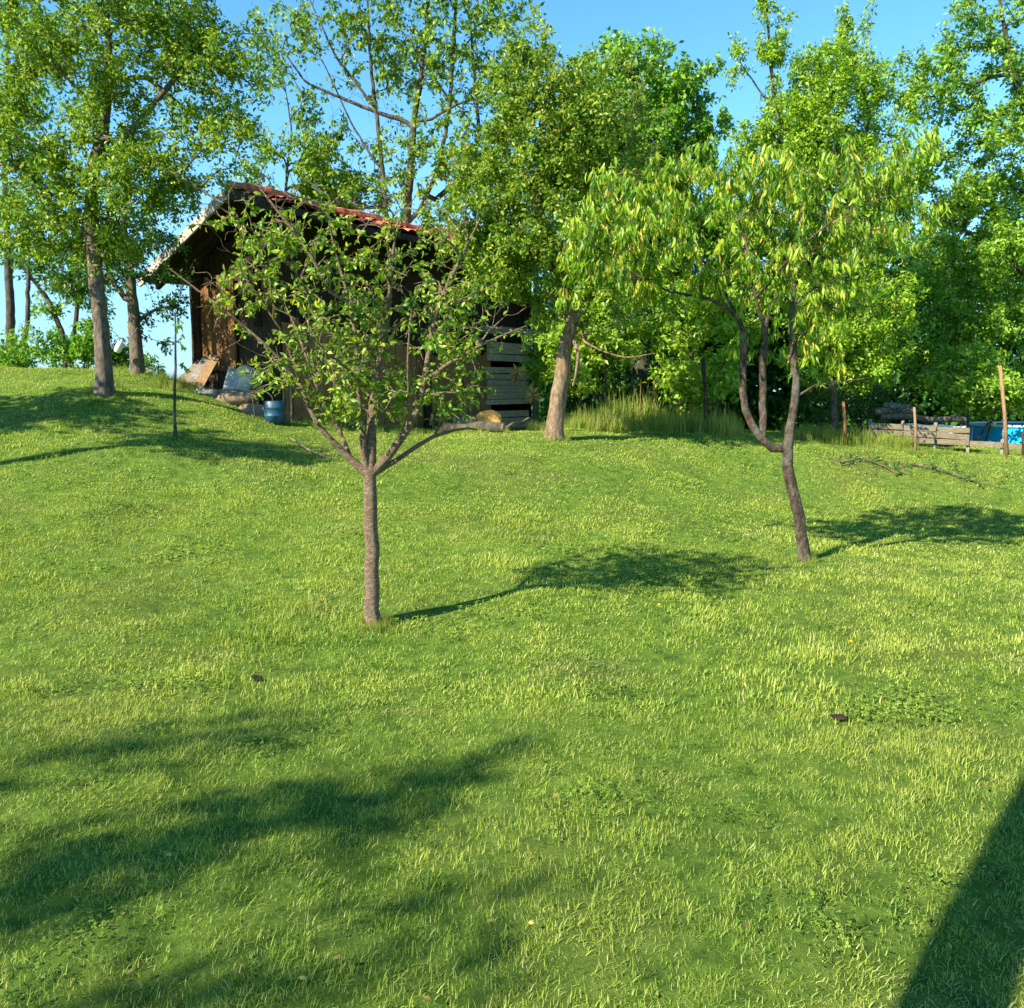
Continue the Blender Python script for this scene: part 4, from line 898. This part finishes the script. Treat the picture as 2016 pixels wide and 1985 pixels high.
weeds('weeds', 'rough grass on the bank beside the left barn corner', [(300,380,13.2,14.6,60,.3),(215,330,14.0,14.7,40,.25),(0,200,14.5,15.2,60,.2)], 3)

weeds('grass', 'tufts of longer grass around the trunk bases', [(705,768,5.85,6.12,34,.17),(1560,1608,8.4,8.65,26,.17),(1070,1120,12.8,13.1,20,.22),(175,235,12.0,12.4,20,.22)], 4)
# small things on the lawn
def on_ground(px, py):
    lo, hi = 1.5, 20
    for _ in range(40):
        mid = (lo+hi)/2; q_ = P(px, py, mid)
        if q_[2] > H(q_[0], q_[1]): lo = mid
        else: hi = mid
    return P(px, py, lo)
lump('dirt_clod', 'small dark clod in the lawn below the young tree', 'clod', M['clod'], on_ground(504,1342)+[0,0,.02], .022, 21, (1.2,1,.8), .5, 3)
lump('dirt_clod', 'small dark clod in the sunny lawn at lower right', 'clod', M['clod'], on_ground(1656,1420)+[0,0,.02], .026, 22, (1.3,1,.7), .5, 3)
for k, (px, py, lab) in enumerate(((1296,1213,'yellow flower in the lawn left of the peach tree'),(1672,1288,'yellow flower in the lawn below the peach tree'))):
    c = on_ground(px, py); fl = empty('dandelion', c, lab, 'flower'); rr = np.random.RandomState(k)
    mb = MB(); mb.tube([(0,0,0),(.004,0,.08)], [.003,.003], 6); meshobj('stem', mb.v, mb.f, M['leaf_deep'], fl)
    n = 40; d = unit(rr.normal(0,1,(n,3))*[1,1,.4]+[0,0,.35]); tn_ = np.zeros((n,4)); leaves('flower_head', np.zeros((n,3))+[.004,0,.08], d, np.zeros((n,3))+[0,0,1.], np.full(n,.02), .3, 'far', tn_, M['dandelion'], fl, np.zeros(3))
rr = np.random.RandomState(77); n = 230; yy = 2.0+9*rr.rand(n)**1.3; xx = rr.uniform(-.6,.6,n)*yy*1.1
nz = np.tile([0,0,1.], (n,1))+rr.normal(0,.35,(n,3)); tn_ = np.zeros((n,4)); tn_[:,0] = rr.rand(n)
fl = leaves('fallen_leaves', np.stack([xx, yy, Hs(xx, yy)+.035+.02*rr.rand(n)], -1), rr.normal(0,1,(n,3))*[1,1,.2], nz, rr.uniform(.014,.032,n), .55, 'near', tn_, M['dry_leaf'], None, np.zeros(3))
tag(fl, 'scattered small yellow and brown fallen leaves in the lawn', 'fallen leaves', None, 'stuff')
# pale fallen stick and cut branches
q = [on_ground(572,868)+[0,0,.04], on_ground(592,884)+[0,0,.06], on_ground(612,896)+[0,0,.05], on_ground(650,906)+[0,0,.02]]
mb = MB(); mb.tube(q, [.010,.014,.012,.005], 7, wob=.1); single(mb, 'stick', 'pale bare stick lying on the shaded grass left of the young tree', 'stick', M['wood_pale'], q[0], True)
def cutbranch(label, pts, seed):
    W_ = [on_ground(*p_)+[0,0,.05] for p_ in pts]; t = Tree('cut_branch', label, 'branch', W_[0], seed, M['bark_grey'])
    t.add_limb([(*w_, (.013-.002*k)) for k, w_ in enumerate(W_)])
    T = np.concatenate([W_[k]+t.rs.normal(0,1,(9,3))*[.28,.2,.05]+[0,0,.05] for k in range(len(W_))]); t.grow(T, tip=.003, step=.08); t.wood(); t.foliage(M['leaf_shade'], 5, .06, .4, 'far', spur=.04, droop=.1)
cutbranch('cut leafy branch lying on the grass, nearer the peach tree', [(1655,918),(1700,908),(1745,925),(1765,942)], 301)
cutbranch('cut leafy branch lying on the grass, nearer the pool', [(1795,920),(1850,930),(1900,948),(1960,962)], 302)

# ------------------------------------------------------------------ outside the frame, to the left: what casts the near shadows
def offtree(label, x, y, seed, blobs, n, per, hgt):
    base = np.array([x, y, H(x,y)]); t = Tree('fruit_tree', label, 'tree', base, seed, M['bark_grey'])
    t.add_limb([(x,y,base[2]-.1,.1),(x+.03,y,base[2]+hgt*.4,.085),(x+.05,y+.05,base[2]+hgt*.7,.06),(x+.1,y,base[2]+hgt,.02)])
    T = []
    for (dx, dy, dz, rx, ry, rz, k) in blobs:
        q_ = unit(t.rs.normal(0,1,(k,3)))*(t.rs.rand(k,1)**.4); T.append(base+[dx,dy,dz]+q_*[rx,ry,rz])
    t.grow(np.concatenate(T), tip=.005); t.wood(); t.foliage(M['leaf_left'], per, .09, .6, 'far', spur=.14)
offtree('tall fruit tree behind the camera to the left, its shadow crossing the near grass', -7.7, -1.95, 401,
        [(0,0,5.9,.45,.4,1.3,120),(.75,-.75,5.6,.35,.35,1.0,70),(-.5,.75,6.0,.4,.4,.6,50),(-.6,-.6,6.6,.5,.4,.5,50)], 0, 5.5, 6.8)
offtree('fruit tree outside the left edge shading the upper slope', -9.3, 8.9, 402, [(0,0,3.4,1.3,1.2,.8,200),(1,.8,2.7,.8,.8,.5,90),(-1,-.6,3.2,1,1,.6,90)], 0, 16, 4.4)
offtree('tallest fruit tree outside the left edge, behind the shorter one', -8.6, 7.0, 403, [(0,0,5.0,1.0,1.0,.6,150),(.8,.5,4.6,.8,.7,.5,90)], 0, 16, 5.6)
mb = MB(); b0 = np.array([-1.63,-1.5,H(-1.63,-1.5)-.1]); mb.tube([b0, (-1.54,-.3,1.95), (-1.4,1.0,4.0)], [.13,.125,.12], 12, wob=.06)  # added out of view, leaned so its shadow crosses the near right lawn
single(mb, 'shadow_pole', 'unseen thick leaning pole added beside the camera to cast a shadow band', 'pole', M['wood_grey'], b0, True)
